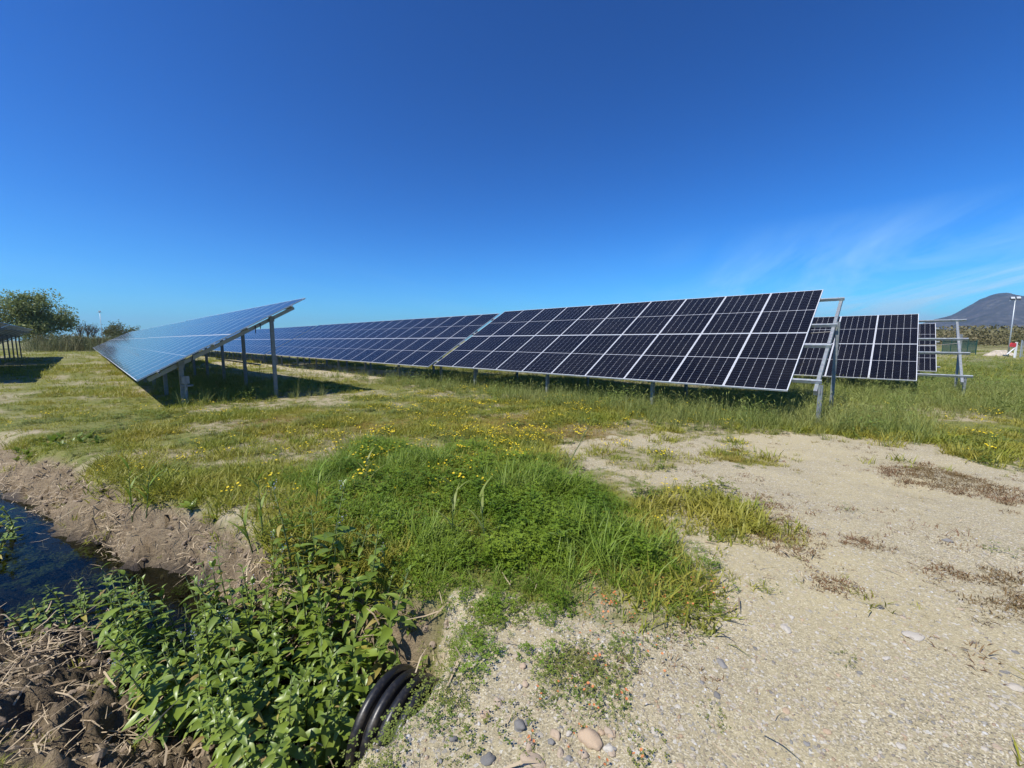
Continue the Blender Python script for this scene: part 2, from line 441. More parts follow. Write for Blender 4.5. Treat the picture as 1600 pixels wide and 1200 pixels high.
# ------------------------------------------------------------------ terrain
WATER_Z = -0.60
DITCH = [(0.2, 1.57), (-0.705, 1.99), (-1.9, 2.50), (-3.2, 3.10), (-5.1, 3.85), (-9.0, 5.7), (-22.0, 12.0)]
T0 = math.hypot(DITCH[1][0] - DITCH[0][0], DITCH[1][1] - DITCH[0][1])
def ditch_ts(x, y):
    x = np.asarray(x, float); y = np.asarray(y, float)
    best = np.full(x.shape, 1e9); T = np.zeros(x.shape); S = np.zeros(x.shape); acc = -T0
    for i in range(len(DITCH) - 1):
        ax, ay = DITCH[i]; bx, by = DITCH[i + 1]; ex, ey = bx - ax, by - ay; L_ = math.hypot(ex, ey); ex /= L_; ey /= L_
        t = (x - ax) * ex + (y - ay) * ey
        tc_ = np.clip(t, -50 if i == 0 else 0, L_)
        dx, dy = x - ax - tc_ * ex, y - ay - tc_ * ey; d = np.hypot(dx, dy)
        sgn = np.where(dx * ey - dy * ex > 0, 1.0, -1.0)     # + on the far (panel) side
        up = d < best
        best = np.where(up, d, best); T = np.where(up, acc + tc_, T); S = np.where(up, d * sgn, S); acc += L_
    return T, S

def ditch_profile(x, y):
    t, s = ditch_ts(x, y)
    s = s + (fbm(x * 1.3, y * 1.3, 5, 3) - 0.5) * 0.35 * smooth01(0.2, 1.0, t)
    tj = t + (fbm(x * 4.5, y * 4.5, 15, 4) - 0.5) * 0.26 * smooth01(0.27, 0.42, np.abs(s)) + (fbm(x * 14, y * 14, 17, 2) - 0.5) * 0.08
    tt = np.clip(t, 0, 12)
    w1 = np.clip(0.56 + 0.095 * tt, 0.56, 1.4); w0 = np.clip(0.08 + 0.08 * tt, 0.08, 0.24)
    far = 1 - smooth01(w0, w1, s)
    near = (1 - smooth01(0.22, 1.35 + 0.08 * tt, -s)) * (1 - 0.27 * smooth01(0.05, 0.45, -s) * smooth01(4.5, 2.5, t))
    prof = np.where(s > 0, far, near)
    return prof * smooth01(-0.45, -0.15, tj), t, s

def ground_z(x, y, rough=True):
    x = np.asarray(x, float); y = np.asarray(y, float)
    r = np.hypot(x, y)
    z = -0.012 * np.clip(r - 4, 0, 25)
    z = z + (fbm(x * 0.35, y * 0.35, 3, 3) - 0.5) * 0.16 * smooth01(2.5, 7, r)
    z = z + (fbm(x * 1.6, y * 1.6, 9, 3) - 0.5) * 0.05
    prof, t, s = ditch_profile(x, y)
    z = z - 0.76 * prof
    if rough:
        bank = smooth01(0.05, 0.35, prof)
        z = z + (fbm(x * 5, y * 5, 21, 4) - 0.5) * 0.24 * bank * smooth01(-0.2, 0.4, t)
        z = z + (np.abs(fbm(x * 8, y * 8, 25, 3) - 0.5) - 0.12) * 0.40 * bank * smooth01(-0.1, 0.5, t) * np.clip(1.6 - r / 12, 0, 1)
        z = z + (fbm(x * 16, y * 16, 31, 3) - 0.5) * (0.012 + 0.11 * bank) * np.clip(1.6 - r / 12, 0, 1)
    # the green hump in the middle
    z = z + 0.05 * smooth01(0, 1.2, poly_sd(x, y, LUSH))
    return z

SAND = GP([(890, 693), (1000, 680), (1180, 673), (1300, 672), (1450, 692), (1700, 705), (2100, 760), (2600, 1300), (1400, 2400), (500, 2400), (560, 1300), (665, 1130), (700, 1050), (780, 1000), (900, 965), (1100, 962), (1118, 900), (1085, 835), (1010, 775), (905, 735)])
SAND2 = GP([(320, 566), (430, 572), (570, 590), (700, 588), (640, 578), (480, 562), (380, 556)], -0.1)
LUSH = GP([(425, 815), (470, 735), (560, 692), (700, 690), (860, 722), (940, 768), (1020, 825), (1062, 880), (1070, 925), (950, 940), (880, 955), (800, 985), (735, 995), (690, 950), (625, 892), (545, 860), (450, 850)])
GRASSY = [GP(p) for p in ([(930, 700), (1060, 704), (1080, 742), (960, 740)], [(1105, 697), (1240, 703), (1262, 738), (1150, 730)], [(960, 750), (1110, 745), (1195, 800), (1245, 855), (1130, 835), (1050, 800)], [(1540, 690), (1640, 690), (1640, 722), (1545, 722)])]
MOSS = GP([(600, 652), (800, 645), (960, 655), (940, 678), (800, 672), (640, 680), (420, 672), (400, 640)])
MOSS2 = GP([(1120, 698), (1230, 705), (1250, 735), (1150, 720)])
MOSS3 = GP([(1520, 600), (1640, 602), (1640, 622), (1530, 618)], -0.15)

def masks(x, y):
    x = np.asarray(x, float); y = np.asarray(y, float)
    prof, t, s = ditch_profile(x, y)
    n1 = fbm(x * 1.1, y * 1.1, 41, 4) - 0.5; n2 = fbm(x * 3.5, y * 3.5, 51, 3) - 0.5
    r = np.hypot(x, y)
    mud = smooth01(0.06, 0.25, prof + n2 * 0.2) * smooth01(-0.25, 0.1, t)
    jit = (n1 * 1.5 + n2 * 0.8) * np.clip(r / 6, 0.25, 1.2)
    sand = np.maximum(smooth01(-0.25, 0.25, poly_sd(x, y, SAND) + jit), 0.9 * smooth01(-0.3, 0.4, poly_sd(x, y, SAND2) + jit))
    for g in GRASSY: sand = sand * (1 - 0.75 * smooth01(-0.25, 0.3, poly_sd(x, y, g) + jit * 0.9))
    sand = np.maximum(sand, smooth01(0.05, -0.2, t) * smooth01(2.9, 2.3, r) * smooth01(0.9, 0.4, np.abs(s)))
    sand = sand * (1 - mud)
    sdl = poly_sd(x, y, LUSH); lush = smooth01(-0.35, 0.55, sdl + jit * 1.3 + n2 * 1.3) * smooth01(-0.8, 0.05, sdl) * (1 - mud)
    moss = np.maximum.reduce([smooth01(-0.5, 0.5, poly_sd(x, y, p) + jit * 1.2) for p in (MOSS, MOSS2, MOSS3)]) * (1 - sand * 0.5)
    dry = smooth01(0.48, 0.63, fbm(x * 0.55 + 3, y * 0.9, 61, 4)) * (1 - lush)
    gz = -0.76 * prof
    wet = smooth01(-0.42, -0.62, gz + n2 * 0.12)
    near_mud = smooth01(0.1, 0.5, -s) * smooth01(0.9, 1.6, t) * smooth01(0.15, 0.5, prof)
    wet = np.maximum(wet, near_mud * np.clip(0.45 + n2 * 1.6, 0, 0.85))
    return dict(sand=sand, mud=mud, lush=lush, moss=moss, dry=dry, wet=wet, prof=prof, t=t, s=s, r=r)

def build_ground():
    rr = [0.25]
    while rr[-1] < 14: rr.append(rr[-1] * 1.0105 + 0.001)
    while rr[-1] < 9000: rr.append(rr[-1] * 1.06)
    rr = np.array(rr)
    front = np.radians(np.arange(-68, 68.01, 0.36)); back = np.radians(np.arange(71, 291, 3.0))
    th = np.concatenate([front, back]); n = len(th)
    X = rr[:, None] * np.sin(th)[None]; Y = rr[:, None] * np.cos(th)[None]
    Z = ground_z(X, Y)
    co = np.stack([X, Y, Z], -1).reshape(-1, 3)
    i = np.arange(len(rr) - 1)[:, None]; j = np.arange(n)[None]
    q = np.stack([i * n + j, (i + 1) * n + j, (i + 1) * n + (j + 1) % n, i * n + (j + 1) % n], -1).reshape(-1, 4)[:, ::-1]
    co = np.vstack([co, [[0, 0, float(ground_z(0.0, 0.0))]]]); c0 = len(co) - 1
    tri = np.stack([np.full(n, c0), np.arange(n), (np.arange(n) + 1) % n], -1)[:, ::-1]
    me = bpy.data.meshes.new('ground')
    me.vertices.add(len(co)); me.vertices.foreach_set('co', co.ravel())
    me.loops.add(q.size + tri.size); me.loops.foreach_set('vertex_index', np.concatenate([q.ravel(), tri.ravel()]).astype(np.int32))
    me.polygons.add(len(q) + len(tri))
    ls = np.concatenate([np.arange(len(q)) * 4, len(q) * 4 + np.arange(len(tri)) * 3]).astype(np.int32)
    me.polygons.foreach_set('loop_start', ls)
    me.update(calc_edges=True)
    me.polygons.foreach_set('use_smooth', np.ones(len(me.polygons), bool))
    mk = masks(co[:, 0], co[:, 1])
    for a in ('sand', 'mud', 'moss', 'wet', 'dry'):
        at = me.attributes.new(a, 'FLOAT', 'POINT'); at.data.foreach_set('value', np.asarray(mk[a], np.float32))
    me.materials.append(M['ground'])
    o = link('ground', me); tag(o, kind='structure'); return o
build_ground()

# water in the ditch: one sheet that the banks cut off
def build_water():
    b = MB(); L_, R_ = [], []
    pts = DITCH[1:]
    for i, (x, y) in enumerate(pts):
        a = pts[max(i - 1, 0)]; c = pts[min(i + 1, len(pts) - 1)]
        d = Vector((c[0] - a[0], c[1] - a[1])).normalized(); n = Vector((d.y, -d.x)); w = 0.5 if i == 0 else 1.3
        L_.append((x + n.x * w, y + n.y * w, WATER_Z)); R_.append((x - n.x * w, y - n.y * w, WATER_Z))
    v = L_ + R_; k = len(L_)
    b.add(v, [(i, i + 1, k + i + 1, k + i) for i in range(k - 1)])
    o = b.build('water', M['water']); tag(o, kind='structure')
build_water()

# ------------------------------------------------------------------ mountain
def build_mountain():
    D = 5200.0
    nx, ny = 260, 90
    az = np.radians(np.linspace(44, 84, nx)); dist = np.linspace(3600, 7800, ny)
    A, R = np.meshgrid(az, dist)
    # ridge line as the photograph shows it, carried on beyond the frame
    sk = [(1405, 531), (1440, 507), (1465, 497), (1490, 488), (1515, 478), (1540, 467), (1560, 460), (1578, 457), (1600, 460), (1650, 474), (1720, 470), (1850, 480), (2100, 500), (2700, 531)]
    az_k, h_k = [], []
    for px, py in sk:
        dx, dz = (px - 800) / FPX, -(py - 600) / FPX; d = (dx, cP + dz * sP, -sP + dz * cP); hh = math.hypot(d[0], d[1])
        az_k.append(math.atan2(d[0], d[1])); h_k.append(D * d[2] / hh)
    prof = np.interp(A, az_k, h_k)
    fr = np.exp(-((R - D) / 1150.0) ** 2)
    X, Y = R * np.sin(A), R * np.cos(A)
    rid = 1 - np.abs(fbm(X / 700, Y / 700, 71, 5) - 0.5) * 2
    H = prof * fr * (0.86 + 0.16 * rid) + (fbm(X / 260, Y / 260, 73, 5) - 0.5) * 85 * np.clip(prof * fr / 150, 0, 1) - 6
    v = np.stack([X, Y, H], -1).reshape(-1, 3).tolist()
    f = [(j * nx + i, j * nx + i + 1, (j + 1) * nx + i + 1, (j + 1) * nx + i) for j in range(ny - 1) for i in range(nx - 1)]
    b = MB(); b.add(v, f)
    o = b.build('mountain', M['mountain'], smooth=True); tag(o, kind='structure')
build_mountain()

# ------------------------------------------------------------------ solar tables
AZ, TILT = math.radians(46.66), math.radians(29.65)
MW, ML, FR_H = 1.149, 2.294, 0.035
PX, PY = 1.156, 2.304
ROWDIR = Vector((-math.sin(AZ), math.cos(AZ), 0)); UP = Vector((math.cos(AZ), math.sin(AZ), 0))
ct, st = math.cos(TILT), math.sin(TILT)

def module_meshes():
    b = MB(); w, l, t, z0 = MW, ML, 0.0080, -FR_H
    # frame: four bars
    for sx in (-1, 1): b.box((sx * (w / 2 - t / 2), 0, z0 / 2), (t, l, FR_H), 0)
    for sy in (-1, 1): b.box((0, sy * (l / 2 - t / 2), z0 / 2), (w - 2 * t, t, FR_H), 0)
    x, y = w / 2 - t, l / 2 - t
    b.add([(-x, -y, -0.003), (x, -y, -0.003), (x, y, -0.003), (-x, y, -0.003)], [(0, 1, 2, 3)], 1)
    b.add([(-x, -y, -0.008), (x, -y, -0.008), (x, y, -0.008), (-x, y, -0.008)], [(3, 2, 1, 0)], 2)
    b.box((0, 0, -0.017), (0.10, 0.06, 0.018), 3)
    frame = b.mesh('solar_module', [M['alu'], M['backsheet'], M['backing'], M['black']])
    c = MB(); cw = (2 * x - 0.016) / 6; half = (2 * y - 0.020 - 0.014) / 24
    ch = 0.007
    for i in range(6):
        xa = -x + 0.008 + i * cw + 0.0022; xb = -x + 0.008 + (i + 1) * cw - 0.0022
        for j in range(24):
            ya = -y + 0.010 + j * half + (0.014 if j >= 12 else 0) + 0.0011; yb = ya + half - 0.0022
            if j % 2 == 0:
                c.add([(xa + ch, ya, 0), (xb - ch, ya, 0), (xb, ya + ch, 0), (xb, yb, 0), (xa, yb, 0), (xa, ya + ch, 0)], [(0, 1, 2, 3, 4, 5)])
            else:
                c.add([(xa, ya, 0), (xb, ya, 0), (xb, yb - ch, 0), (xb - ch, yb, 0), (xa + ch, yb, 0), (xa, yb - ch, 0)], [(0, 1, 2, 3, 4, 5)])
    for p in range(len(c.v)): c.v[p] = (c.v[p][0], c.v[p][1], -0.0012)
    cells = c.mesh('cell_array', M['cell'])
    return frame, cells
MOD_FRAME, MOD_CELLS = module_meshes()

C_PROF = [(-0.025, 0), (0.025, 0), (0.025, 0.012), (-0.019, 0.012), (-0.019, 0.058), (0.025, 0.058), (0.025, 0.07), (-0.025, 0.07)]
POST_PROF = [(-0.05, -0.035), (0.05, -0.035), (0.05, -0.027), (-0.042, -0.027), (-0.042, 0.027), (0.05, 0.027), (0.05, 0.035), (-0.05, 0.035)]

def solar_table(corner, ncol, label, over=(0.12, 0.12), f0=0.5, fp=(0.95, 2.95), step=3.33, nframes=None, group='solar tables in parallel rows', conduit=False, cables=True):
    """corner: lower near corner of the glass (world). x runs along the row towards the near end, y up the slope"""
    corner = Vector(corner)
    zg = float(ground_z(corner.x, corner.y, False))
    root = empty('solar_table', (corner.x, corner.y, zg), (0, 0, AZ - math.pi / 2))
    tag(root, label, 'solar panels', group)
    h0 = corner.z - zg
    def at(al, sl, off=0.0):          # al metres along the row away from the near end, sl up the slope, off above the glass
        return Vector((-al, sl * ct - off * st, h0 + sl * st + off * ct))
    length = ncol * PX
    for r_ in range(2):
        for i in range(ncol):
            mo = link('solar_module', MOD_FRAME, root, at((i + 0.5) * PX, r_ * PY + ML / 2, 0), (TILT, 0, 0))
            link('cell_array', MOD_CELLS, mo)
    nv = Vector((0, -st, ct))
    for sl in (0.46, 1.83, 2.76, 4.12):
        b = MB(); b.profile(C_PROF, at(-over[0], sl, -FR_H - 0.072), at(length + over[1], sl, -FR_H - 0.072), nv)
        b.build('purlin', M['steel'], root)
    al = f0; end = length + over[1] - 0.1
    while al < end:
        b = MB(); b.profile([(-0.03, 0), (0.03, 0), (0.03, 0.10), (-0.03, 0.10)], at(al, 0.20, -FR_H - 0.176), at(al, 4.30, -FR_H - 0.176), nv)
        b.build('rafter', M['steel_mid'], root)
        for k, yy in enumerate(fp):
            top = at(al, yy / ct, -FR_H - 0.19)
            wp = root.matrix_basis @ Vector((-al, yy, 0))
            zb = float(ground_z(wp.x, wp.y, False)) - zg - 0.25
            b = MB(); b.profile(POST_PROF, (-al + 0.07, yy, zb), (-al + 0.07, yy, top.z + 0.10), (1, 0, 0))
            b.box((-al + 0.07 , yy, top.z + 0.02), (0.014, 0.16, 0.16))
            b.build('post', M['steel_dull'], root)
        if cables and al + step < end:
            a0, a1 = at(al, 2.62, -0.16), at(al + step, 2.62, -0.16); path = []
            for q in range(9):
                t = q / 8; p = a0.lerp(a1, t); p.z -= 0.10 * 4 * t * (1 - t) * (0.6 + 0.8 * random.random()); path.append(p)
            c = MB(); c.tube(path, 0.012, 6); c.build('cable', M['black'], root)
        al += step
    if conduit or over[0] > 0.4:
        for q, (sl, dr) in enumerate(((2.95, 0.22), (3.10, 0.16), (1.2, 0.14))):
            c0, c1 = at(0.05 - min(over[0], 0.3) * 0.5, sl, -0.10), at(0.45, sl + 0.1, -0.12)
            c = MB(); c.tube([c0.lerp(c1, t) - Vector((0, 0, dr * 4 * t * (1 - t))) for t in (0, .15, .3, .5, .7, .85, 1)], 0.008, 6); c.build('cable', M['black'], root, smooth=True)
    if conduit:
        b = MB(); p = at(f0, 0.0); yy = fp[0] + 0.06
        b.tube([(-f0 + 0.14, yy, -0.2), (-f0 + 0.14, yy, 0.62)], 0.035, 10); b.tube([(-f0 + 0.14, yy - 0.09, 0.50), (-f0 + 0.14, yy + 0.16, 0.50)], 0.03, 8)
        b.box((-f0 + 0.15, yy, 0.66), (0.12, 0.16, 0.20)); b.build('conduit', M['grey_plastic'], root, smooth=False)
        b = MB(); b.tube([at(f0 + 3.3, 3.2, -1.75), at(f0 + 10.5, 3.2, -1.75)], 0.03, 6); b.build('brace', M['steel'], root)
    return root

B = Vector((5.340, 7.725, CAMH - 0.963))                       # near lower corner of the middle row
LFT = Vector((-9.128, 9.711, CAMH - 0.970))
R3 = Vector((12.816, 12.656, CAMH - 1.264))
R4 = Vector((19.279, 18.199, CAMH - 1.396))
FARL = B - UP * 17.1
GAP = 0.36
solar_table(B, 10, 'nearest solar table right of centre, ten columns of dark panels in two tiers', over=(0.47, 0.1), f0=-0.40, fp=(0.36, 2.60))
al = 10 * PX + GAP
names = ['second solar table along the middle row, just left of the gap', 'third solar table along the middle row, behind the left row\'s posts', 'fourth solar table of the middle row, mostly hidden behind the left row', 'farthest short solar table at the end of the middle row']
for k, nc in enumerate((18, 18, 18, 6)):
    c = B + ROWDIR * al; c.z -= 0.07 + 0.02 * k
    solar_table(c, nc, names[k]); al += nc * PX + GAP
al = 0.0
names = ['nearest table of the left row, glass mirroring pale sky, seen end-on', 'second table of the left row, beyond the thin dark gap', 'farthest table of the left row, reaching the scrub']
for k, nc in enumerate((18, 18, 24)):
    c = LFT + ROWDIR * al; c.z -= 0.03 * k
    solar_table(c, nc, names[k], over=(0.05, 0.1), fp=(0.92, 3.15), conduit=(k == 0)); al += nc * PX + GAP
solar_table(R3, 10, 'dark solar table behind the nearest one, bare steel rails jutting out to the right', over=(1.20, 0.1), f0=-0.98, fp=(0.5, 2.75))
solar_table(R4, 8, 'rearmost solar table at right, one narrow strip of panels showing', over=(0.12, 0.1), f0=0.6)
c = FARL + ROWDIR * (69 - 18 * PX); c.z -= 0.1
solar_table(c, 18, 'solar table at the far left edge seen from behind, last in its row', fp=(0.6, 2.95), cables=False)
c = FARL + ROWDIR * (69 - 36 * PX - GAP); c.z -= 0.08
solar_table(c, 18, 'solar table at the far left edge seen from behind, cut by the frame', fp=(0.6, 2.95), cables=False)

# ------------------------------------------------------------------ culvert
def build_culvert():
    ax = Vector((0.906, -0.423, 0)).normalized()
    root = empty('culvert_pipe', (-0.705, 1.99, -0.47), (0, 0, math.atan2(ax.y, ax.x)))
    tag(root, 'black corrugated culvert pipe poking out of the ditch bank', 'pipe')
    R0, R1, n = 0.232, 0.272, 56
    b = MB()
    ring = lambda x, r_: [(x, r_ * math.cos(2 * math.pi * j / n), r_ * math.sin(2 * math.pi * j / n)) for j in range(n)]
    v = ring(-0.012, R0) + ring(1.2, R0) + ring(1.2, R0 - 0.02) + ring(-0.012, R0 - 0.02)
    f = []
    for k in range(4):
        for j in range(n): f.append((k * n + j, k * n + (j + 1) % n, ((k + 1) % 4) * n + (j + 1) % n, ((k + 1) % 4) * n + j))
    b.add(v, f); b.build('pipe_wall', M['pipe'], root, smooth=True)
    rb = MB(); m = 10; v = []
    for k in range(m):
        a_ = math.pi * k / (m - 1); x = -0.030 * math.cos(a_); r_ = R0 - 0.004 + (R1 - R0 + 0.004) * math.sin(a_) ** 0.7
        v += ring(x, r_)
    f = [(k * n + j, k * n + (j + 1) % n, (k + 1) * n + (j + 1) % n, (k + 1) * n + j) for k in range(m - 1) for j in range(n)]
    rb.add(v, f); rm = rb.mesh('rib', M['pipe'], True)
    for k in range(12): link('rib', rm, root, (0.022 + k * 0.076, 0, 0))
build_culvert()

# ------------------------------------------------------------------ scatter machinery (grass, flowers, gravel: stuff)
def scatter(name, protos, P, R, S, I, label, cat):
    coll = bpy.data.collections.new(name + '_shapes')
    for o in protos: coll.objects.link(o)
    me = bpy.data.meshes.new(name); n = len(P)
    me.vertices.add(n); me.vertices.foreach_set('co', np.asarray(P, np.float32).ravel())
    a = me.attributes.new('rot', 'FLOAT_VECTOR', 'POINT'); a.data.foreach_set('vector', np.asarray(R, np.float32).ravel())
    a = me.attributes.new('scl', 'FLOAT', 'POINT'); a.data.foreach_set('value', np.asarray(S, np.float32).ravel())
    a = me.attributes.new('idx', 'INT', 'POINT'); a.data.foreach_set('value', np.asarray(I, np.int32).ravel())
    nt = bpy.data.node_groups.new(name, 'GeometryNodeTree')
    nt.interface.new_socket('Geometry', in_out='INPUT', socket_type='NodeSocketGeometry')
    nt.interface.new_socket('Geometry', in_out='OUTPUT', socket_type='NodeSocketGeometry')
    gi = nt.nodes.new('NodeGroupInput'); go = nt.nodes.new('NodeGroupOutput')
    ci = nt.nodes.new('GeometryNodeCollectionInfo'); ci.inputs['Collection'].default_value = coll
    ci.inputs['Separate Children'].default_value = True; ci.inputs['Reset Children'].default_value = True
    ip = nt.nodes.new('GeometryNodeInstanceOnPoints'); ip.inputs['Pick Instance'].default_value = True
    def na(nm, ty):
        x = nt.nodes.new('GeometryNodeInputNamedAttribute'); x.data_type = ty; x.inputs['Name'].default_value = nm; return x.outputs['Attribute']
    nt.links.new(gi.outputs[0], ip.inputs['Points']); nt.links.new(ci.outputs[0], ip.inputs['Instance'])
    nt.links.new(na('idx', 'INT'), ip.inputs['Instance Index']); nt.links.new(na('rot', 'FLOAT_VECTOR'), ip.inputs['Rotation'])
    nt.links.new(na('scl', 'FLOAT'), ip.inputs['Scale']); nt.links.new(ip.outputs[0], go.inputs[0])
    o = link(name, me); m = o.modifiers.new('scatter', 'NODES'); m.node_group = nt
    return tag(o, label, cat, kind='stuff')

def proto(name, mb, mat, smooth=True): return bpy.data.objects.new(name, mb.mesh(name, mat, smooth))

def blade(mb, base, h, w, az, lean, bend, seg=3, mi=0, tw=0.0):
    """one grass blade that leans towards az and droops"""
    d = Vector((math.cos(az), math.sin(az), 0)); side = Vector((-math.sin(az + tw), math.cos(az + tw), 0))
    p = Vector(base); pts = [p.copy()]; ws = [w * 0.75]; ang = lean
    for k in range(seg):
        ang += bend / seg
        p = p + (d * math.sin(ang) + Vector((0, 0, math.cos(ang)))) * (h / seg)
        pts.append(p.copy()); t = (k + 1) / seg; ws.append(w * (1 - t ** 1.6) + 0.0004)
    mb.strip(pts, ws, side, mi)

def tuft(nb, h, w, spread, lean, bend, seg=3, seed=0):
    rd = random.Random(seed); mb = MB()
    for k in range(nb):
        a_ = rd.uniform(0, 6.283); r_ = spread * math.sqrt(rd.random())
        blade(mb, (r_ * math.cos(a_), r_ * math.sin(a_), -0.01), h * rd.uniform(0.5, 1.1), w * rd.uniform(0.7, 1.2), rd.uniform(0, 6.283), lean * rd.random(), bend * rd.uniform(0.4, 1.4), seg, 0, rd.uniform(-.6, .6))
    return mb

def leaflets(mb, c, az, size, tilt, rd, n=3):
    for q in range(n):
        a_ = az + q * 2 * math.pi / n
        d = Vector((math.cos(a_), math.sin(a_), math.sin(tilt) * rd.uniform(-0.4, 0.8))); s = Vector((-math.sin(a_), math.cos(a_), rd.uniform(-.3, .3)))
        c = Vector(c)
        mb.add([c, c + d * size * 0.55 - s * size * 0.36, c + d * size, c + d * size * 0.55 + s * size * 0.36], [(0, 1, 2, 3)])

def clover_clump(n, rad, h, size, seed):
    rd = random.Random(seed); mb = MB()
    for k in range(n):
        a_ = rd.uniform(0, 6.283); r_ = rad * math.sqrt(rd.random()); z = h * (1 - (r_ / rad) ** 2 * 0.25) * (0.15 + 0.85 * rd.random() ** 1.5) * rd.choice((1, 1, 1, 1.35))
        leaflets(mb, (r_ * math.cos(a_), r_ * math.sin(a_), z), rd.uniform(0, 6.283), size * rd.uniform(0.7, 1.25), 0.7, rd)
    for k in range(n // 4):
        a_ = rd.uniform(0, 6.283); r_ = rad * 0.6 * math.sqrt(rd.random())
        blade(mb, (r_ * math.cos(a_), r_ * math.sin(a_), -0.01), h, 0.0015, rd.uniform(0, 6.28), 0.2, 0.2, 2)
    return mb

def flower(h, size, mats_n, seed, heads=1):
    rd = random.Random(seed); mb = MB()
    for q in range(heads):
        x, y = rd.uniform(-.05, .05) * (heads > 1), rd.uniform(-.05, .05) * (heads > 1); hh = h * rd.uniform(0.7, 1.05)
        top = Vector((x + rd.uniform(-.02, .02), y + rd.uniform(-.02, .02), hh))
        mb.strip([(x, y, -0.01), tuple(top)], [0.0014, 0.001], (1, 0.3, 0), 1)
        nx, ny = rd.uniform(-.4, .4), rd.uniform(-.6, .1); nrm = Vector((nx, ny, 1)).normalized(); ax = nrm.cross(Vector((0, 1, 0))).normalized(); ay = nrm.cross(ax)
        for p in range(5):
            a_ = p * 1.2566; d = ax * math.cos(a_) + ay * math.sin(a_); s = nrm.cross(d)
            mb.add([top, top + d * size * 0.6 - s * size * 0.42 + nrm * size * 0.25, top + d * size + nrm * size * 0.3, top + d * size * 0.6 + s * size * 0.42 + nrm * size * 0.25], [(0, 1, 2, 3)], 0)
    return mb

def band_points(r0, r1, rho, half=64, origin=(0, 0)):
    n = int(rho * math.radians(half) * (r1 * r1 - r0 * r0))
    r = np.sqrt(RNG.uniform(r0 * r0, r1 * r1, n)); a = np.radians(RNG.uniform(-half, half, n))
    return r * np.sin(a), r * np.cos(a)

def gather(bands, prob, half=64):
    X, Y, RR = [], [], []
    for (r0, r1, rho) in bands:
        x, y = band_points(r0, r1, rho, half); mk = masks(x, y)
        keep = RNG.random(len(x)) < prob(x, y, mk)
        X.append(x[keep]); Y.append(y[keep])
    return np.concatenate(X), np.concatenate(Y)

def place(x, y, n, s0, s1, tilt=0.12, dz=0.0):
    z = ground_z(x, y) + dz; k = len(x)
    P = np.stack([x, y, z], -1)
    R = np.stack([RNG.normal(0, tilt, k), RNG.normal(0, tilt, k), RNG.uniform(0, 6.283, k)], -1)
    return P, R, RNG.uniform(s0, s1, k), RNG.integers(0, n, k)

B2, U2, A2 = np.array(B[:2]), np.array(UP[:2]), np.array(ROWDIR[:2])
def row_uv(x, y, c=B):
    dx, dy = x - c[0], y - c[1]
    return dx * ROWDIR.x + dy * ROWDIR.y, dx * UP.x + dy * UP.y

def tallness(x, y):
    """where mowing does not reach: along and under the tables, and the weedy ground at right"""
    a, u = row_uv(x, y); t = 0 * x
    t = np.maximum(t, smooth01(-1.7, -0.7, u) * (1 - smooth01(4.0, 5.0, u)) * smooth01(-2.6, -1.0, a) * (1 - smooth01(12, 16, a) * 0.65))
    a, u = row_uv(x, y, LFT)
    t = np.maximum(t, smooth01(0.5, 1.4, u) * (1 - smooth01(3.6, 4.6, u)) * smooth01(-0.8, 0.0, a) * 0.8)
    t = np.maximum(t, smooth01(1.9, 2.7, u) * (1 - smooth01(4.2, 5.0, u)) * smooth01(-0.9, -0.2, a) * (1 - smooth01(2, 4, a)) * 0.5)
    a, u = row_uv(x, y, R3)
    t = np.maximum(t, smooth01(-5.5, -4, u) * smooth01(6, 3, a) * smooth01(-0.6, 0.0, (x - 5.8) * 0.6 + (y - 7.3) * 0.8) )
    return t * np.clip(0.72 + 1.3 * (fbm(x * 0.8, y * 0.8, 91, 3) - 0.35), 0, 1)

fringe = lambda x, y, mk: np.maximum(1 - mk['sand'], 0.55 * np.exp(-np.clip(poly_sd(x, y, SAND), 0, 9) / 0.6) * smooth01(0.4, 0.65, fbm(x * 3, y * 3, 139, 3)))
ditchfree = lambda mk: np.clip(1 - mk['prof'] * 4, 0, 1)

# short meadow grass
ps = [proto('short_tuft', tuft(20, 0.085, 0.0030, 0.055, 0.7, 0.9, 2, 100 + k), M['grass_short']) for k in range(4)]
patch = lambda x, y: smooth01(0.33, 0.52, fbm(x * 0.9, y * 0.9, 131, 4))
x, y = gather([(2.2, 6, 330), (6, 11, 230), (11, 20, 75), (20, 45, 14), (45, 110, 1.6)],
              lambda x, y, m: fringe(x, y, m) * (1 - 0.93 * m['mud']) * (0.42 + 0.58 * patch(x, y)) * (1 - 0.62 * m['dry']) * (1 - m['prof'] * 0.8))
P_, R_, S_, I_ = place(x, y, 4, 0.6, 1.35); S_ *= 0.6 + 1.5 * smooth01(0.35, 0.75, fbm(x * 1.1, y * 1.1, 135, 3))
S_ *= 1 + np.clip((P_[:, 1] - 10) / 14, 0, 1.8)
scatter('meadow_grass', ps, P_, R_, S_, I_, 'short patchy yellow-green meadow grass between the panel rows', 'grass')
ps = [proto('dry_tuft', tuft(14, 0.07, 0.0026, 0.06, 1.0, 1.0, 2, 120 + k), M['grass_dry']) for k in range(3)]
x, y = gather([(2.2, 6, 60), (6, 11, 75), (11, 20, 26), (20, 45, 5)], lambda x, y, m: (1 - 0.9 * m['sand']) * (1 - m['mud']) * (0.15 + 0.85 * m['dry']) * (1 - 0.8 * m['lush']))
P_, R_, S_, I_ = place(x, y, 3, 0.6, 1.3); S_ *= 1 + np.clip((P_[:, 1] - 10) / 14, 0, 1.8)
scatter('dry_grass', ps, P_, R_, S_, I_, 'bleached dry grass patches in the meadow', 'grass')

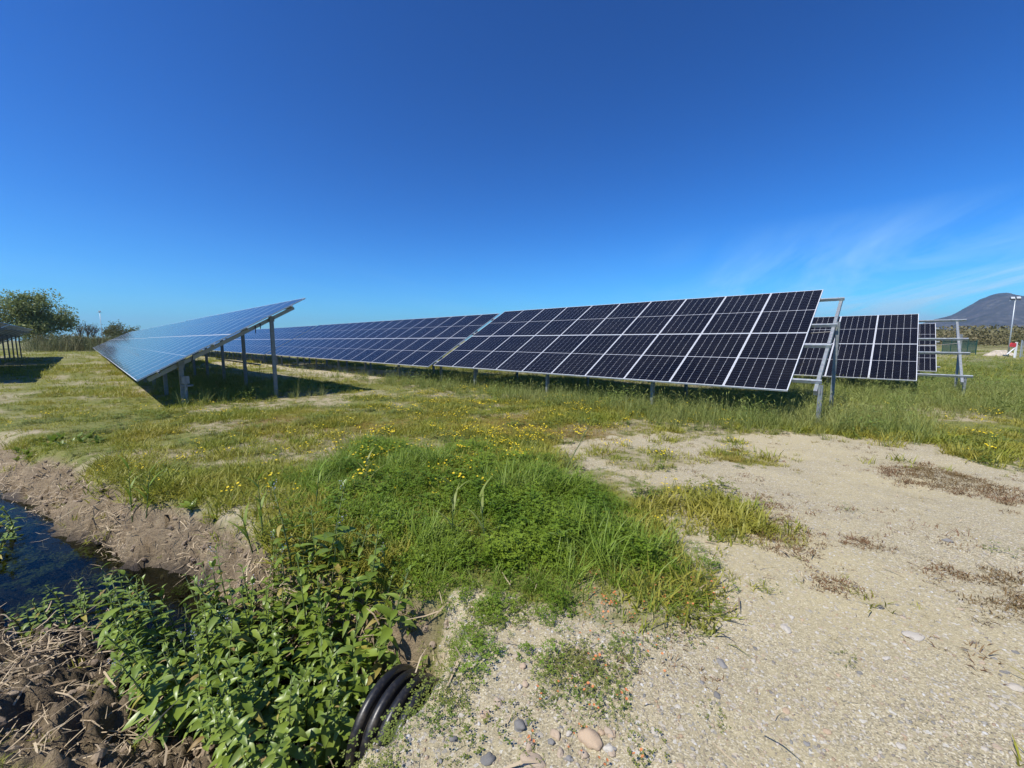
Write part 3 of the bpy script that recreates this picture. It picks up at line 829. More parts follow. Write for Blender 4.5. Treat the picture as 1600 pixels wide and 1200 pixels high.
ps = [proto('meadow_herb', clover_clump(26, 0.09, 0.07, 0.020, 130 + k), M['herb']) for k in range(3)]
x, y = gather([(3.5, 7, 46), (7, 13, 30), (13, 22, 8)], lambda x, y, m: smooth01(0.45, 0.62, fbm(x * 1.4 + 9, y * 1.4, 137, 3)) * (1 - m['sand']) * (1 - m['mud']) * (1 - 0.7 * m['dry']) * ditchfree(m))
scatter('meadow_herbs', ps, *place(x, y, 3, 0.6, 1.7), 'low leafy herbs in patches through the meadow', 'herbs')
# lush hump: clover, then grass standing out of it
ps = [proto('clover_clump', clover_clump(34, 0.095, 0.13, 0.012 + 0.003 * k, 140 + k), M['clover']) for k in range(4)]
x, y = gather([(1.6, 7, 330)], lambda x, y, m: m['lush'] * smooth01(0.2, 0.6, fbm(x * 2.6 + 2, y * 2.6, 141, 4) + 0.2 * smooth01(-1.6, 0.2, x)) * ditchfree(m))
P_, R_, S_, I_ = place(x, y, 4, 0.6, 1.25); S_ *= 0.65 + 0.7 * smooth01(0.3, 0.7, fbm(x * 4.3, y * 4.3, 145, 3)); S_ *= 0.45 + 0.55 * smooth01(-0.3, 0.4, poly_sd(x, y, LUSH))
scatter('clover', ps, P_, R_, S_, I_, 'dense dark green clover covering the hump beside the path', 'clover')
ps = [proto('lush_tuft', tuft(13, 0.26, 0.0032, 0.05, 0.35, 0.9, 4, 160 + k), M['grass_lush']) for k in range(4)]
x, y = gather([(1.8, 8, 330)], lambda x, y, m: np.clip(m['lush'] + 0.32 * smooth01(-1.6, 0.0, poly_sd(x, y, LUSH)) * (1 - m['mud']), 0, 1) * smooth01(0.8, 0.3, m['sand']) * (0.30 + 0.70 * smooth01(0.9, -1.0, x + (fbm(x, y, 151) - .5) * 2)) * ditchfree(m))
P_, R_, S_, I_ = place(x, y, 4, 0.35, 1.05); S_ *= 0.5 + 1.1 * smooth01(0.3, 0.7, fbm(x * 1.7, y * 1.7, 155, 3)); S_ *= 0.35 + 0.65 * smooth01(-0.35, 0.45, poly_sd(x, y, LUSH))
scatter('lush_grass', ps, P_, R_, S_, I_, 'lush green grass on the hump above the ditch', 'grass')

# tall grass along the tables
def tall_tuft(seed):
    mb = tuft(20, 0.46, 0.0042, 0.09, 0.3, 0.8, 4, seed); rd = random.Random(seed + 1)
    for k in range(4):
        a_ = rd.uniform(0, 6.28); h = rd.uniform(0.45, 0.65); l = rd.uniform(0, .25)
        blade(mb, (0, 0, 0), h, 0.0014, a_, l, 0.3, 3)
        tip = Vector((math.cos(a_), math.sin(a_), 0)) * h * math.sin(l + 0.2) + Vector((0, 0, h * math.cos(l + 0.2)))
        blade(mb, tip - Vector((0, 0, 0.02)), 0.09, 0.006, a_, 0.5, 0.8, 2)
    return mb
ps = [proto('tall_tuft', tall_tuft(180 + k), M['grass_blue']) for k in range(4)]
x, y = gather([(5, 12, 62), (12, 24, 26), (24, 50, 3)], lambda x, y, m: tallness(x, y) * (1 - 0.9 * m['sand']))
scatter('tall_grass', ps, *place(x, y, 4, 0.4, 1.08), 'tall uncut grass under and along the solar tables', 'grass')

# leafy weeds at the right and sprinkled through the tall grass
def weed_clump(n, rad, h, ll, seed):
    rd = random.Random(seed); mb = MB()
    for k in range(n):
        a_ = rd.uniform(0, 6.283); r_ = rad * math.sqrt(rd.random()); z = h * (1 - (r_ / rad) ** 2 * 0.7) * rd.uniform(0.2, 1.0)
        d = Vector((math.cos(a_ + rd.uniform(-1, 1)), math.sin(a_ + rd.uniform(-1, 1)), rd.uniform(-.3, .6))).normalized(); s = d.cross(Vector((rd.uniform(-.4, .4), rd.uniform(-.4, .4), 1))).normalized()
        c = Vector((r_ * math.cos(a_), r_ * math.sin(a_), z)); l = ll * rd.uniform(0.6, 1.3)
        mb.add([c, c + d * l * 0.5 - s * l * 0.2, c + d * l, c + d * l * 0.5 + s * l * 0.2], [(0, 1, 2, 3)])
    return mb
ps = [proto('weed_clump', weed_clump(70, 0.24, 0.38, 0.06, 200 + k), M['weed_dark']) for k in range(3)]
WEEDS = GP([(1390, 650), (1430, 618), (1560, 612), (1700, 620), (1700, 560), (1490, 556), (1460, 580), (1380, 612)], -0.15)
x, y = gather([(6, 14, 14), (14, 30, 7), (30, 60, 1.5)], lambda x, y, m: np.clip(smooth01(-0.5, 0.8, poly_sd(x, y, WEEDS)) * (0.4 + 0.6 * patch(x, y)) + 0.10 * tallness(x, y), 0, 1) * (1 - m['sand']))
scatter('leafy_weeds', ps, *place(x, y, 3, 0.6, 1.5), 'dark leafy weeds growing on the open ground at right', 'weeds')

# flowers
FLOW = GP([(520, 690), (640, 605), (860, 600), (1100, 640), (1130, 690), (980, 720), (860, 740), (640, 720)])
ps = [proto('yellow_flower', flower(0.14, 0.011, 2, 220 + k, 4), [M['yellow'], M['stem']], False) for k in range(4)]
x, y = gather([(3.5, 7, 60), (7, 14, 26), (14, 24, 3)], lambda x, y, m: smooth01(0.42, 0.60, fbm(x * 1.2, y * 1.2, 161, 3)) * np.clip(smooth01(-1.2, 0.8, poly_sd(x, y, FLOW)) + 0.22, 0, 1) * (m['sand'] < 0.5) * ditchfree(m))
scatter('yellow_flowers', ps, *place(x, y, 4, 0.7, 1.5), 'small yellow wildflowers dotted over the meadow', 'flowers')
ps = [proto('orange_flower', flower(0.05, 0.0062, 2, 240 + k, 3), [M['orange'], M['stem']], False) for k in range(3)]
ORNG = GP([(720, 980), (990, 890), (1080, 850), (1125, 880), (1130, 960), (1010, 990), (1000, 1190), (820, 1190), (880, 1000)])
x, y = gather([(1.2, 5, 90)], lambda x, y, m: smooth01(-0.15, 0.2, poly_sd(x, y, ORNG)) * smooth01(0.38, 0.6, fbm(x * 2.2, y * 2.2, 171, 3)))
scatter('orange_flowers', ps, *place(x, y, 3, 0.7, 1.3), 'tiny orange pimpernel flowers along the edge of the gravel', 'flowers')

# moss, stonecrop and creeping herbs
ps = [proto('moss_tuft', tuft(26, 0.045, 0.003, 0.06, 0.8, 0.8, 2, 260 + k), M['moss']) for k in range(3)]
x, y = gather([(5, 12, 120), (12, 24, 20)], lambda x, y, m: m['moss'] * 0.65)
scatter('moss', ps, *place(x, y, 3, 0.7, 1.4), 'rusty orange moss and low growth in the flower meadow', 'moss')
ps = [proto('sedum_tuft', tuft(22, 0.045, 0.0030, 0.06, 1.2, 0.7, 2, 280 + k), M['sedum']) for k in range(3)]
SED = [GP(p) for p in ([(1160, 800), (1200, 770), (1285, 840), (1270, 880), (1190, 850)], [(1360, 735), (1440, 722), (1600, 765), (1700, 800), (1590, 790), (1440, 760)],
                       [(1520, 945), (1600, 930), (1700, 950), (1640, 985), (1540, 965)], [(1440, 880), (1530, 890), (1600, 900), (1590, 925), (1450, 900)], [(1320, 840), (1410, 850), (1400, 865), (1330, 855)], [(1280, 900), (1325, 910), (1320, 925), (1285, 920)])]
x, y = gather([(1.8, 9, 800)], lambda x, y, m: np.maximum.reduce([smooth01(-0.08, 0.16, poly_sd(x, y, p) + (fbm(x * 4, y * 4, 181, 3) - .5) * 0.35) for p in SED]) * 0.75 + 0.05 * smooth01(0.5, 0.7, fbm(x * 2.2, y * 2.2, 183, 3)) * m['sand'])
scatter('stonecrop', ps, *place(x, y, 3, 0.5, 1.3), 'reddish brown stonecrop mats on the bare path', 'stonecrop')
ps = [proto('herb_clump', clover_clump(30, 0.085, 0.035, 0.009, 300 + k), M['herb']) for k in range(4)]
HERB = GP([(600, 1200), (700, 1010), (900, 950), (1050, 880), (1110, 870), (1130, 970), (1000, 1010), (1100, 1080), (1010, 1100), (1000, 1200)])
x, y = gather([(1.1, 5, 330)], lambda x, y, m: np.clip(smooth01(-0.1, 0.3, poly_sd(x, y, HERB)) * smooth01(0.42, 0.58, fbm(x * 2.4, y * 2.4, 191, 4)) * 0.8 + 0.006 * m['sand'] + 0.55 * smooth01(-0.75, -0.45, m['t']) * smooth01(0.1, -0.15, m['t']) * smooth01(0.42, 0.6, fbm(x * 4, y * 4, 197, 3)) * (m['r'] < 3.0) + 0.25 * m['mud'] * smooth01(0.55, 0.7, fbm(x * 1.5, y * 1.5, 193, 3)) * (m['s'] > 0.2) * (1 - m['wet']), 0, 1))
scatter('creeping_herbs', ps, *place(x, y, 4, 0.6, 1.5), 'low creeping herbs scattered over gravel and bank', 'herbs')

# bright fern-like weed running down from the hump towards the culvert
ps = [proto('bright_clump', clover_clump(30, 0.07, 0.09, 0.013, 320 + k), leaf_mat('bright herb', (0.15, 0.24, 0.025), (0.20, 0.29, 0.04), None, 0.35)) for k in range(3)]
BRI = GP([(705, 960), (765, 955), (785, 1010), (775, 1070), (740, 1080), (705, 1000)], -0.02)
x, y = gather([(1.5, 3.5, 420)], lambda x, y, m: smooth01(-0.10, 0.12, poly_sd(x, y, BRI) + (fbm(x * 6, y * 6, 195, 3) - .5) * 0.5) * 0.6)
scatter('bright_herbs', ps, *place(x, y, 3, 0.4, 1.3), 'bright yellow-green herb spilling from the hump towards the culvert', 'herbs')

# dead reed litter on the banks
def straw_piece(seed):
    rd = random.Random(seed); mb = MB()
    for k in range(3):
        a_ = rd.uniform(0, 6.283); l = rd.uniform(0.03, 0.15); c = Vector((rd.uniform(-.1, .1), rd.uniform(-.1, .1), rd.uniform(0, .02)))
        d = Vector((math.cos(a_), math.sin(a_), rd.uniform(-.15, .2)))
        pts = [c, c + d * l * 0.5 + Vector((0, 0, rd.uniform(-.01, .02))), c + d * l]; w = rd.uniform(0.0010, 0.0034)
        mb.strip(pts, [w, w, w * 0.4], Vector((-d.y, d.x, rd.uniform(-.6, .6))))
    return mb
ps = [proto('straw_piece', straw_piece(340 + k), M['straw'], False) for k in range(6)]
x, y = gather([(1.2, 4.5, 1700), (4.5, 10, 700)], lambda x, y, m: np.clip(m['mud'] * np.where(m['s'] > 0, 1.0, 0.30) * (0.2 + 0.8 * smooth01(0.4, 0.6, fbm(x * 2, y * 2, 201, 3))) * (1 - 0.9 * smooth01(-0.50, -0.6, -0.76 * m['prof'])), 0, 1) + 0.002)
scatter('reed_litter', ps, *place(x, y, 6, 0.6, 1.5, 0.25, 0.004), 'dead reed stalks and straw littering the ditch banks', 'litter')

# gravel and clods
def pebble_mesh(seed, sub=2, flat=0.6):
    import bmesh
    rd = random.Random(seed); bm = bmesh.new(); bmesh.ops.create_icosphere(bm, subdivisions=sub, radius=0.5)
    off = Vector((rd.uniform(0, 50), rd.uniform(0, 50), rd.uniform(0, 50)))
    from mathutils import noise as mn
    sx, sy = rd.uniform(0.8, 1.25), rd.uniform(0.65, 1.0)
    for v in bm.verts:
        k = 1 + 0.55 * mn.noise(v.co * 1.9 + off) + 0.24 * mn.noise(v.co * 4.5 + off)
        v.co = Vector((v.co.x * sx * k, v.co.y * sy * k, v.co.z * flat * k))
    me = bpy.data.meshes.new('stone'); bm.to_mesh(me); bm.free()
    me.polygons.foreach_set('use_smooth', [True] * len(me.polygons)); return me
ps = []
for k in range(6):
    me = pebble_mesh(360 + k, 1); me.materials.append(M['pebble']); ps.append(bpy.data.objects.new('pebble', me))
x, y = gather([(1.0, 2.6, 3200), (2.6, 5, 1100), (5, 8, 260)], lambda x, y, m: np.clip(m['sand'] * (0.25 + 0.75 * smooth01(0.42, 0.62, fbm(x * 1.3, y * 1.3, 211, 3))) , 0, 1) + 0.03)
P_, R_, S_, I_ = place(x, y, 6, 0, 1, 0.4, 0.0)
S_ = 0.005 + 0.018 * RNG.random(len(S_)) ** 4
scatter('gravel', ps, P_, R_, S_, I_, 'fine mixed gravel lying on the sandy path', 'gravel')

ps = []
for k in range(5):
    me = pebble_mesh(380 + k, 2, 0.75); me.polygons.foreach_set('use_smooth', [False] * len(me.polygons)); me.materials.append(M['clod']); ps.append(bpy.data.objects.new('clod', me))
x, y = gather([(1.2, 3.5, 650), (3.5, 9, 240)], lambda x, y, m: m['mud'] * smooth01(0.35, 0.6, fbm(x * 3, y * 3, 231, 3)) * (m['prof'] < 0.8) * np.where(m['s'] > 0, 1.0, 0.45))
P_, R_, S_, I_ = place(x, y, 5, 0, 1, 0.6, 0.0)
S_ = 0.010 + 0.055 * RNG.random(len(S_)) ** 2.2
scatter('soil_clods', ps, P_, R_, S_, I_, 'crumbling clods of dug earth on the ditch banks', 'earth')

# water plants just under and on the surface
ps = [proto('water_weed_clump', clover_clump(30, 0.10, 0.025, 0.03, 380 + k), M['algae']) for k in range(3)]
x, y = gather([(2.0, 9, 60)], lambda x, y, m: (m['prof'] > 0.80) * smooth01(0.52, 0.64, fbm(x * 2.1 + 7, y * 3.2, 221, 4)) * (m['t'] > 1.0))
P_, R_, S_, I_ = place(x, y, 3, 0.6, 1.3, 0.05); P_[:, 2] = WATER_Z - 0.075 + RNG.uniform(0, 0.045, len(P_))
scatter('submerged_weed', ps, P_, R_, S_, I_, 'pale green weed floating just under the ditch water', 'water weed')

# ------------------------------------------------------------------ broad-leaved plants in the ditch
def leaf_mesh(name, mat, wid=0.32, droop=0.35, seed=0):
    """unit-long leaf along +Y with a midrib fold and wavy edge"""
    rd = random.Random(seed); v, f = [], []; n = 6
    for i in range(n + 1):
        t = i / n; w = wid * 0.5 * (math.sin(math.pi * min(1, t * 0.94 + 0.06)) ** 0.8) * (1.12 - 0.45 * t)
        if i == n: w = 0.002
        z = -droop * t * t + 0.12 * t; y = t * (1 - 0.08 * droop * t)
        lift = w * 0.35
        v += [(-w, y, z + lift + rd.uniform(-.008, .008)), (0, y, z), (w, y, z + lift + rd.uniform(-.008, .008))]
    for i in range(n):
        a = 3 * i
        f += [(a, a + 1, a + 4, a + 3), (a + 1, a + 2, a + 5, a + 4)]
    b = MB(); b.add(v, f); return b.mesh(name, mat, True)
LEAVES = [leaf_mesh('leaf', M['broadleaf'], 0.48, 0.3, 1), leaf_mesh('leaf', M['broadleaf'], 0.42, 0.6, 2), leaf_mesh('leaf', M['broadleaf'], 0.56, 0.15, 3), leaf_mesh('leaf', M['broadleaf_pale'], 0.40, 0.4, 6), leaf_mesh('leaf', M['broadleaf'], 0.36, 0.8, 7)]
LEAVES = LEAVES * 3 + [leaf_mesh('leaf', leaf_mat('yellowing leaf', (0.36, 0.33, 0.06), (0.30, 0.20, 0.08), None, 0.25), 0.36, 0.7, 8)]
LEAVES_P = [leaf_mesh('leaf', M['broadleaf_pale'], 0.46, 0.3, 4), leaf_mesh('leaf', M['broadleaf_pale'], 0.50, 0.5, 5)]

def make_plant(h, nodes, l0, leaves, seed, flowers=False):
    rd = random.Random(seed); root = empty('broadleaf_weed')
    lean = (rd.uniform(-.08, .08), rd.uniform(-.08, .08))
    path = [(lean[0] * t * t, lean[1] * t * t, h * t) for t in (0, 0.33, 0.66, 1)]
    b = MB(); b.tube(path, [0.006, 0.005, 0.004, 0.002], 5)
    b.build('stem', M['stem'], root, smooth=True)
    a0 = rd.uniform(0, 6.28)
    for k in range(nodes):
        t = 0.22 + 0.78 * k / (nodes - 1)
        L_ = l0 * (1.0 if t < 0.6 else 1.0 - 0.62 * (t - 0.6) / 0.4) * rd.uniform(0.65, 1.2)
        el = math.radians(4 + 46 * max(0, t - 0.6) / 0.4 + rd.uniform(-20, 18))
        for q in range(2):
            az = a0 + k * math.pi / 2 + q * math.pi + rd.uniform(-.35, .35)
            link('leaf', rd.choice(leaves), root, (lean[0] * t * t, lean[1] * t * t, h * t), Euler((el, rd.uniform(-.3, .3), az), 'XYZ'), (L_, L_, L_))
    if flowers:
        for q in range(1):
            b = MB()
            a_ = rd.uniform(0, 6.28); base = Vector((lean[0], lean[1], h * 0.93)); d = Vector((math.cos(a_) * 0.4, math.sin(a_) * 0.4, 1)).normalized()
            b.tube([base, base + d * 0.09], 0.0016, 4, 1)
            for w in range(9):
                c = base + d * (0.03 + 0.007 * w); aa = w * 2.4
                e = Vector((math.cos(aa), math.sin(aa), 0.3)); s = e.cross(d).normalized(); c2 = c + e * 0.010
                b.add([c2 - s * 0.004, c2 + e * 0.003 - d * .004, c2 + s * 0.004, c2 + e * 0.003 + d * 0.004], [(0, 1, 2, 3)], 0)
            b.build('flower_spike', [M['lilac'], M['stem']], root)
    return root

def plant_field(protos, spots, label, group, s0, s1, zfun, centre=None):
    rd = random.Random(99); first = {}
    for i, (x, y) in enumerate(spots):
        k = i % len(protos)
        o = protos[k] if k not in first else copy_tree(protos[k]); first[k] = 1
        o.location = (x, y, zfun(x, y)); s = rd.uniform(s0, s1) * ((0.76 + 0.32 * smooth01(1.6, 2.3, y)) if centre else 1.0); o.scale = (s, s, s * rd.uniform(0.9, 1.1))
        o.rotation_euler = (rd.uniform(-.16, .16), rd.uniform(-.16, .16), rd.uniform(0, 6.28))
        if centre:
            dx, dy = x - centre[0], y - centre[1]; dd = math.hypot(dx, dy) + 1e-6; le = min(0.40, 0.5 * dd)
            o.rotation_euler = (Matrix.Rotation(le, 3, Vector((-dy / dd, dx / dd, 0))) @ Euler(o.rotation_euler).to_matrix()).to_euler()
        tag(o, label, 'plant', group)

def spots_in(poly, n, dmin, seed):
    rd = random.Random(seed); xs = [p[0] for p in poly]; ys = [p[1] for p in poly]; out = []; tries = 0
    while len(out) < n and tries < 20000:
        tries += 1; p = (rd.uniform(min(xs), max(xs)), rd.uniform(min(ys), max(ys)))
        if float(poly_sd(np.array([p[0]]), np.array([p[1]]), poly)[0]) < 0: continue
        if any(math.hypot(p[0] - q[0], p[1] - q[1]) < dmin for q in out): continue
        out.append(p)
    return out
gz = lambda x, y: float(ground_z(x, y)) - 0.02
wz = lambda x, y: max(gz(x, y), WATER_Z - 0.05)
CLUMP = [(-2.36, 2.28), (-1.85, 1.95), (-1.45, 1.72), (-1.10, 1.60), (-0.90, 2.08), (-0.86, 2.42), (-1.25, 2.72), (-1.80, 2.82), (-2.10, 2.78), (-2.3, 2.55)]
pl = [make_plant(0.62, 11, 0.116, LEAVES, 400 + k, k == 0) for k in range(6)]
plant_field(pl, spots_in(CLUMP, 140, 0.08, 1), 'leafy broad-leaved plant in the dense dark green clump beside the culvert', 'broad-leaved clump beside the culvert', 0.80, 1.18, gz, (-1.45, 2.15))
CRESS = GP([(20, 985), (90, 940), (190, 930), (235, 950), (225, 985), (150, 1015), (60, 1010)], -0.6)
pl = [make_plant(0.24, 6, 0.085, LEAVES_P if k % 2 else LEAVES, 420 + k) for k in range(4)]
plant_field(pl, spots_in(CRESS, 26, 0.115, 2), 'pale green cress plant in the small cluster standing in the ditch water', 'cress cluster in the ditch water', 0.75, 1.15, wz)
EDGE = [(-2.42, 2.32), (-2.0, 2.06), (-1.7, 1.88), (-1.80, 1.80), (-2.2, 2.06), (-2.45, 2.2)]
pl = [make_plant(0.13, 5, 0.075, LEAVES_P, 440 + k) for k in range(3)]
plant_field(pl, spots_in(EDGE, 22, 0.08, 3), 'low pale green plant at the clump\'s left foot on wet mud', 'pale plants at the foot of the clump', 0.7, 1.2, gz)
FARC = GP([(-60, 860), (-40, 815), (20, 815), (35, 840), (10, 870)], -0.55)
pl = [make_plant(0.24, 6, 0.10, LEAVES, 450 + k) for k in range(2)]
plant_field(pl, spots_in(FARC, 10, 0.16, 4), 'green leafy plant in the water at the left edge of the photo', 'plants in the water at the left edge', 0.9, 1.4, wz)
PIPEP = [(-0.78, 2.33), (-0.66, 2.38), (-0.92, 1.66), (-0.55, 2.25), (-0.72, 2.5)]
pl = [make_plant(0.16, 5, 0.075, LEAVES, 460 + k) for k in range(2)]
plant_field(pl, PIPEP, 'small leafy sprig growing right beside the pipe mouth', 'sprigs around the pipe mouth', 0.8, 1.2, gz)

# leafy rosettes along the bank top
def make_rosette(n, l0, leaves, seed, name='leafy_rosette'):
    rd = random.Random(seed); root = empty(name)
    b = MB(); b.tube([(0, 0, -0.03), (0, 0, 0.05)], [0.012, 0.005], 6); b.build('crown', M['stem'], root)
    for k in range(n):
        L_ = l0 * rd.uniform(0.6, 1.1)
        link('leaf', rd.choice(leaves), root, (0, 0, 0.02), Euler((math.radians(rd.uniform(30, 75)), rd.uniform(-.2, .2), k * 2.4 + rd.uniform(-.3, .3)), 'XYZ'), (L_, L_, L_))
    return root
for (px, py, l0, n, lab) in [(875, 862, 0.11, 9, 'pale upright dock rosette in the middle of the clover hump'), (300, 800, 0.14, 8, 'leafy rosette at the top of the mud bank'), (335, 815, 0.12, 7, 'second leafy rosette lower on the mud bank beside the tall reed')]:
    o = make_rosette(n, l0, LEAVES_P if px == 875 else LEAVES, px); X, Y = on_ground(px, py); o.location = (X, Y, float(ground_z(X, Y)) + (0.08 if px == 875 else 0)); tag(o, lab, 'plant')
lf = spots_in(GP([(20, 690), (150, 678), (160, 692), (30, 700)], -0.05), 14, 0.22, 6)
pl = [make_rosette(8, 0.15, LEAVES, 470 + k) for k in range(3)]
plant_field(pl, lf, 'leafy rosette in the green strip above the left bank', 'rosettes above the left bank', 0.7, 1.1, gz)

# reeds and lone tall stalks
def make_reed(h, n, ll, seed, mat):
    rd = random.Random(seed); root = empty('reed_shoot'); lean = (rd.uniform(-.07, .07), rd.uniform(-.07, .07))
    b = MB(); b.tube([(lean[0] * t, lean[1] * t, h * t - 0.03) for t in (0, .5, 1)], [0.006, 0.005, 0.002], 6); b.build('stem', M['stem'], root)
    for k in range(n):
        t = 0.25 + 0.75 * k / (n - 1); mb = MB()
        blade(mb, (lean[0] * t, lean[1] * t, h * t - 0.04), ll * rd.uniform(0.7, 1.1) * (1.1 - 0.4 * t), 0.012, k * 2.6 + rd.uniform(-.5, .5), 0.35, 0.9, 5)
        mb.build('leaf', mat, root, smooth=True)
    return root
for (px, py, h, n, lab) in [(205, 800, 0.62, 7, 'tall reed shoot rising from the mud bank at left'), (228, 806, 0.50, 6, 'shorter reed shoot beside the tall one on the left bank'), (412, 850, 0.58, 8, 'dark reed shoot at the corner of the bank behind the clump'), (395, 862, 0.34, 5, 'small reed shoot leaning at the foot of the dark reed'),
                            (492, 795, 0.40, 6, 'reed shoot at the left edge of the lush grass'), (575, 765, 0.44, 6, 'drooping reed shoot in the lush grass'), (705, 850, 0.52, 7, 'pale reed shoot amid the clover hump'), (760, 855, 0.42, 6, 'lone reed shoot right of the pale one in the clover')]:
    X, Y = on_ground(px, py); o = make_reed(h, n, 0.30, px, M['grass_blue'] if px in (575, 705, 760) else M['grass_lush'])
    o.location = (X, Y, float(ground_z(X, Y))); tag(o, lab, 'reed')
X, Y = G(878, 742, 0.0)
o = empty('wild_stalk', (X, Y, float(ground_z(X, Y)))); tag(o, 'thin dark branching stalk leaning right above the flower meadow', 'plant')
b = MB(); b.tube([(0, 0, -.03), (0.14, 0.02, .22), (0.30, 0.05, .52), (0.36, .06, 0.72)], [0.006, .005, .004, .002], 6); b.build('stem', M['stem'], o)
for k in range(5):
    b = MB(); p = (0.10 + 0.05 * k, 0.02 + .01 * k, 0.16 + 0.10 * k); b.tube([p, (p[0] + (0.10 if k % 2 else -0.06), p[1] + .02, p[2] + 0.11)], [0.0035, 0.0015], 5); b.build('branch', M['stem'], o)

# ------------------------------------------------------------------ stones one can pick out
def stone(px, py, size, mat, label, seed, group=None, flat=0.6, z=0.0):
    label = label.replace('@', {'stone_tan': 'tan', 'stone_grey': 'grey', 'stone_white': 'whitish'}[mat])
    X, Y = on_ground(px, py); me = pebble_mesh(seed, 3, flat); me.materials.append(M[mat])
    o = link('stone', me, None, (X, Y, float(ground_z(X, Y)) + size * (0.10 if flat > 0.5 else 0.0)), (0, 0, random.uniform(0, 6)), (size, size, size)); tag(o, label, 'stone', group)
stone(923, 1157, 0.085, 'stone_tan', 'big smooth tan stone at the bottom centre of the gravel', 501)
stone(830, 1188, 0.075, 'stone_tan', 'flat tan stone at the bottom edge left of the big smooth one', 502, flat=0.35)
stone(812, 1137, 0.055, 'stone_grey', 'rounded grey stone above the flat tan stone', 503)
stone(1228, 983, 0.06, 'stone_white', 'cream white stone lying alone on the path', 504, flat=0.4)
stone(1425, 992, 0.10, 'stone_white', 'long white chalky slab bedded in the path', 505, flat=0.14)
stone(1588, 1074, 0.07, 'stone_white', 'white chalky patch of stone at the right edge of the path', 506, flat=0.2)
stone(1126, 1036, 0.055, 'stone_grey', 'dark flat stone by the orange flowers', 507, flat=0.4)
stone(1480, 845, 0.07, 'stone_grey', 'dark stone far out on the right of the path', 508, flat=0.35)
rd = random.Random(77)
for k in range(44):
    stone(rd.uniform(680, 960), rd.uniform(985, 1198), rd.uniform(0.014, 0.042), rd.choice(['stone_tan', 'stone_grey', 'stone_white', 'stone_tan']), 'loose @ stone in the rubbly strip between culvert and path', 520 + k, 'stones between culvert and path')
for k in range(36):
    stone(rd.uniform(1000, 1590), rd.uniform(940, 1198), rd.uniform(0.016, 0.038), rd.choice(['stone_tan', 'stone_grey', 'stone_white']), 'small @ stone pressed into the sandy path', 570 + k, 'small stones on the sandy path', 0.45)

# ------------------------------------------------------------------ trees, shrubs and reeds at the back
def tree(name, loc, h, rad, nleaf, lsize, mat, label, cat='tree', group=None, trunk_h=0.3, seed=0, flat=0.9, sparse=0.0):
    rd = random.Random(seed); rn = np.random.default_rng(seed)
    root = empty(name, loc); tag(root, label, cat, group)
    b = MB(); tips = []
    th = h * trunk_h; b.tube([(0, 0, -0.3), (0.02 * h, 0, th * 0.6), (0, 0.01 * h, th)], [0.035 * h * 0.6, 0.028 * h * 0.6, 0.022 * h * 0.6], 7)
    nl = 12
    for k in range(nl):
        a_ = k * 2.4 + rd.uniform(-.4, .4); e = rd.uniform(0.35, 1.35); l = rad * rd.uniform(0.55, 1.0)
        d = Vector((math.cos(a_) * math.cos(e), math.sin(a_) * math.cos(e), math.sin(e) * (h - th) / rad * 0.98))
        p0 = Vector((0, 0, th * rd.uniform(0.6, 1.0))); p2 = p0 + d * l; p1 = p0.lerp(p2, 0.5) + Vector((rd.uniform(-.1, .1) * rad, rd.uniform(-.1, .1) * rad, 0.04 * h))
        b.tube([p0, p1, p2], [0.010 * h, 0.006 * h, 0.002 * h], 5); tips.append(p2); tips.append(p1)
        for q in range(5):
            t = p1.lerp(p2, rd.random()) + Vector((rd.uniform(-.3, .3) * rad, rd.uniform(-.3, .3) * rad, rd.uniform(-.05, .25) * rad))
            b.tube([p1, t], [0.004 * h, 0.0015 * h], 4); tips.append(t)
    b.build('trunk', M['bark'], root)
    T = np.array([tuple(t) for t in tips]); pick = rn.integers(0, len(T), nleaf)
    sg = rn.uniform(0.08, 0.19, len(T))[pick][:, None] * rad
    C = T[pick] + np.clip(rn.normal(0, 1, (nleaf, 3)), -1.7, 1.7) * sg * np.array([1, 1, 0.8])
    zc_ = th + (h - th) * 0.45
    q = np.sqrt((C[:, 0] / rad) ** 2 + (C[:, 1] / rad) ** 2 + ((C[:, 2] - zc_) / ((h - th) * 0.60)) ** 2)
    C = C[(q < 1.08) & (C[:, 2] > 0.02)]
    n = len(C); d1 = rn.normal(0, 1, (n, 3)); d1 /= np.linalg.norm(d1, axis=1)[:, None]; d2 = np.cross(d1, rn.normal(0, 1, (n, 3))); d2 /= np.linalg.norm(d2, axis=1)[:, None]
    s = (lsize * rn.uniform(0.6, 1.4, n))[:, None]
    V = np.stack([C - d1 * s, C - d2 * s * 0.5, C + d1 * s, C + d2 * s * 0.5], 1).reshape(-1, 3)
    me = bpy.data.meshes.new('crown'); me.from_pydata(V.tolist(), [], np.arange(4 * n).reshape(-1, 4).tolist()); me.materials.append(mat)
    link('crown', me, root)
    return root
def at_depth(px, depth): return ((px - 800) / FPX * depth * cP, depth)
tx, ty = at_depth(52, 88); tree('spreading_tree', (tx, ty, -0.3), 13.2, 7.0, 17000, 0.22, M['tree_leaf'], 'rounded spring-green tree behind the far left solar table', seed=1, trunk_h=0.09)
tx, ty = at_depth(-38, 84); tree('spreading_tree', (tx, ty, -0.3), 13.8, 6.4, 9000, 0.18, M['tree_leaf'], 'tree cut off by the left edge of the photo', seed=2, trunk_h=0.2)
tx, ty = at_depth(186, 96); tree('round_bush', (tx, ty, -0.3), 6.6, 4.2, 5200, 0.16, M['bush_leaf'], 'dark round bush right of the left light mast', 'bush', seed=3, trunk_h=0.05)
tx, ty = at_depth(212, 130); tree('round_bush', (tx, ty, -0.3), 7.4, 3.0, 900, 0.12, M['bush_leaf'], 'small faint bare bush peeping over the left row', 'bush', seed=4, trunk_h=0.2)
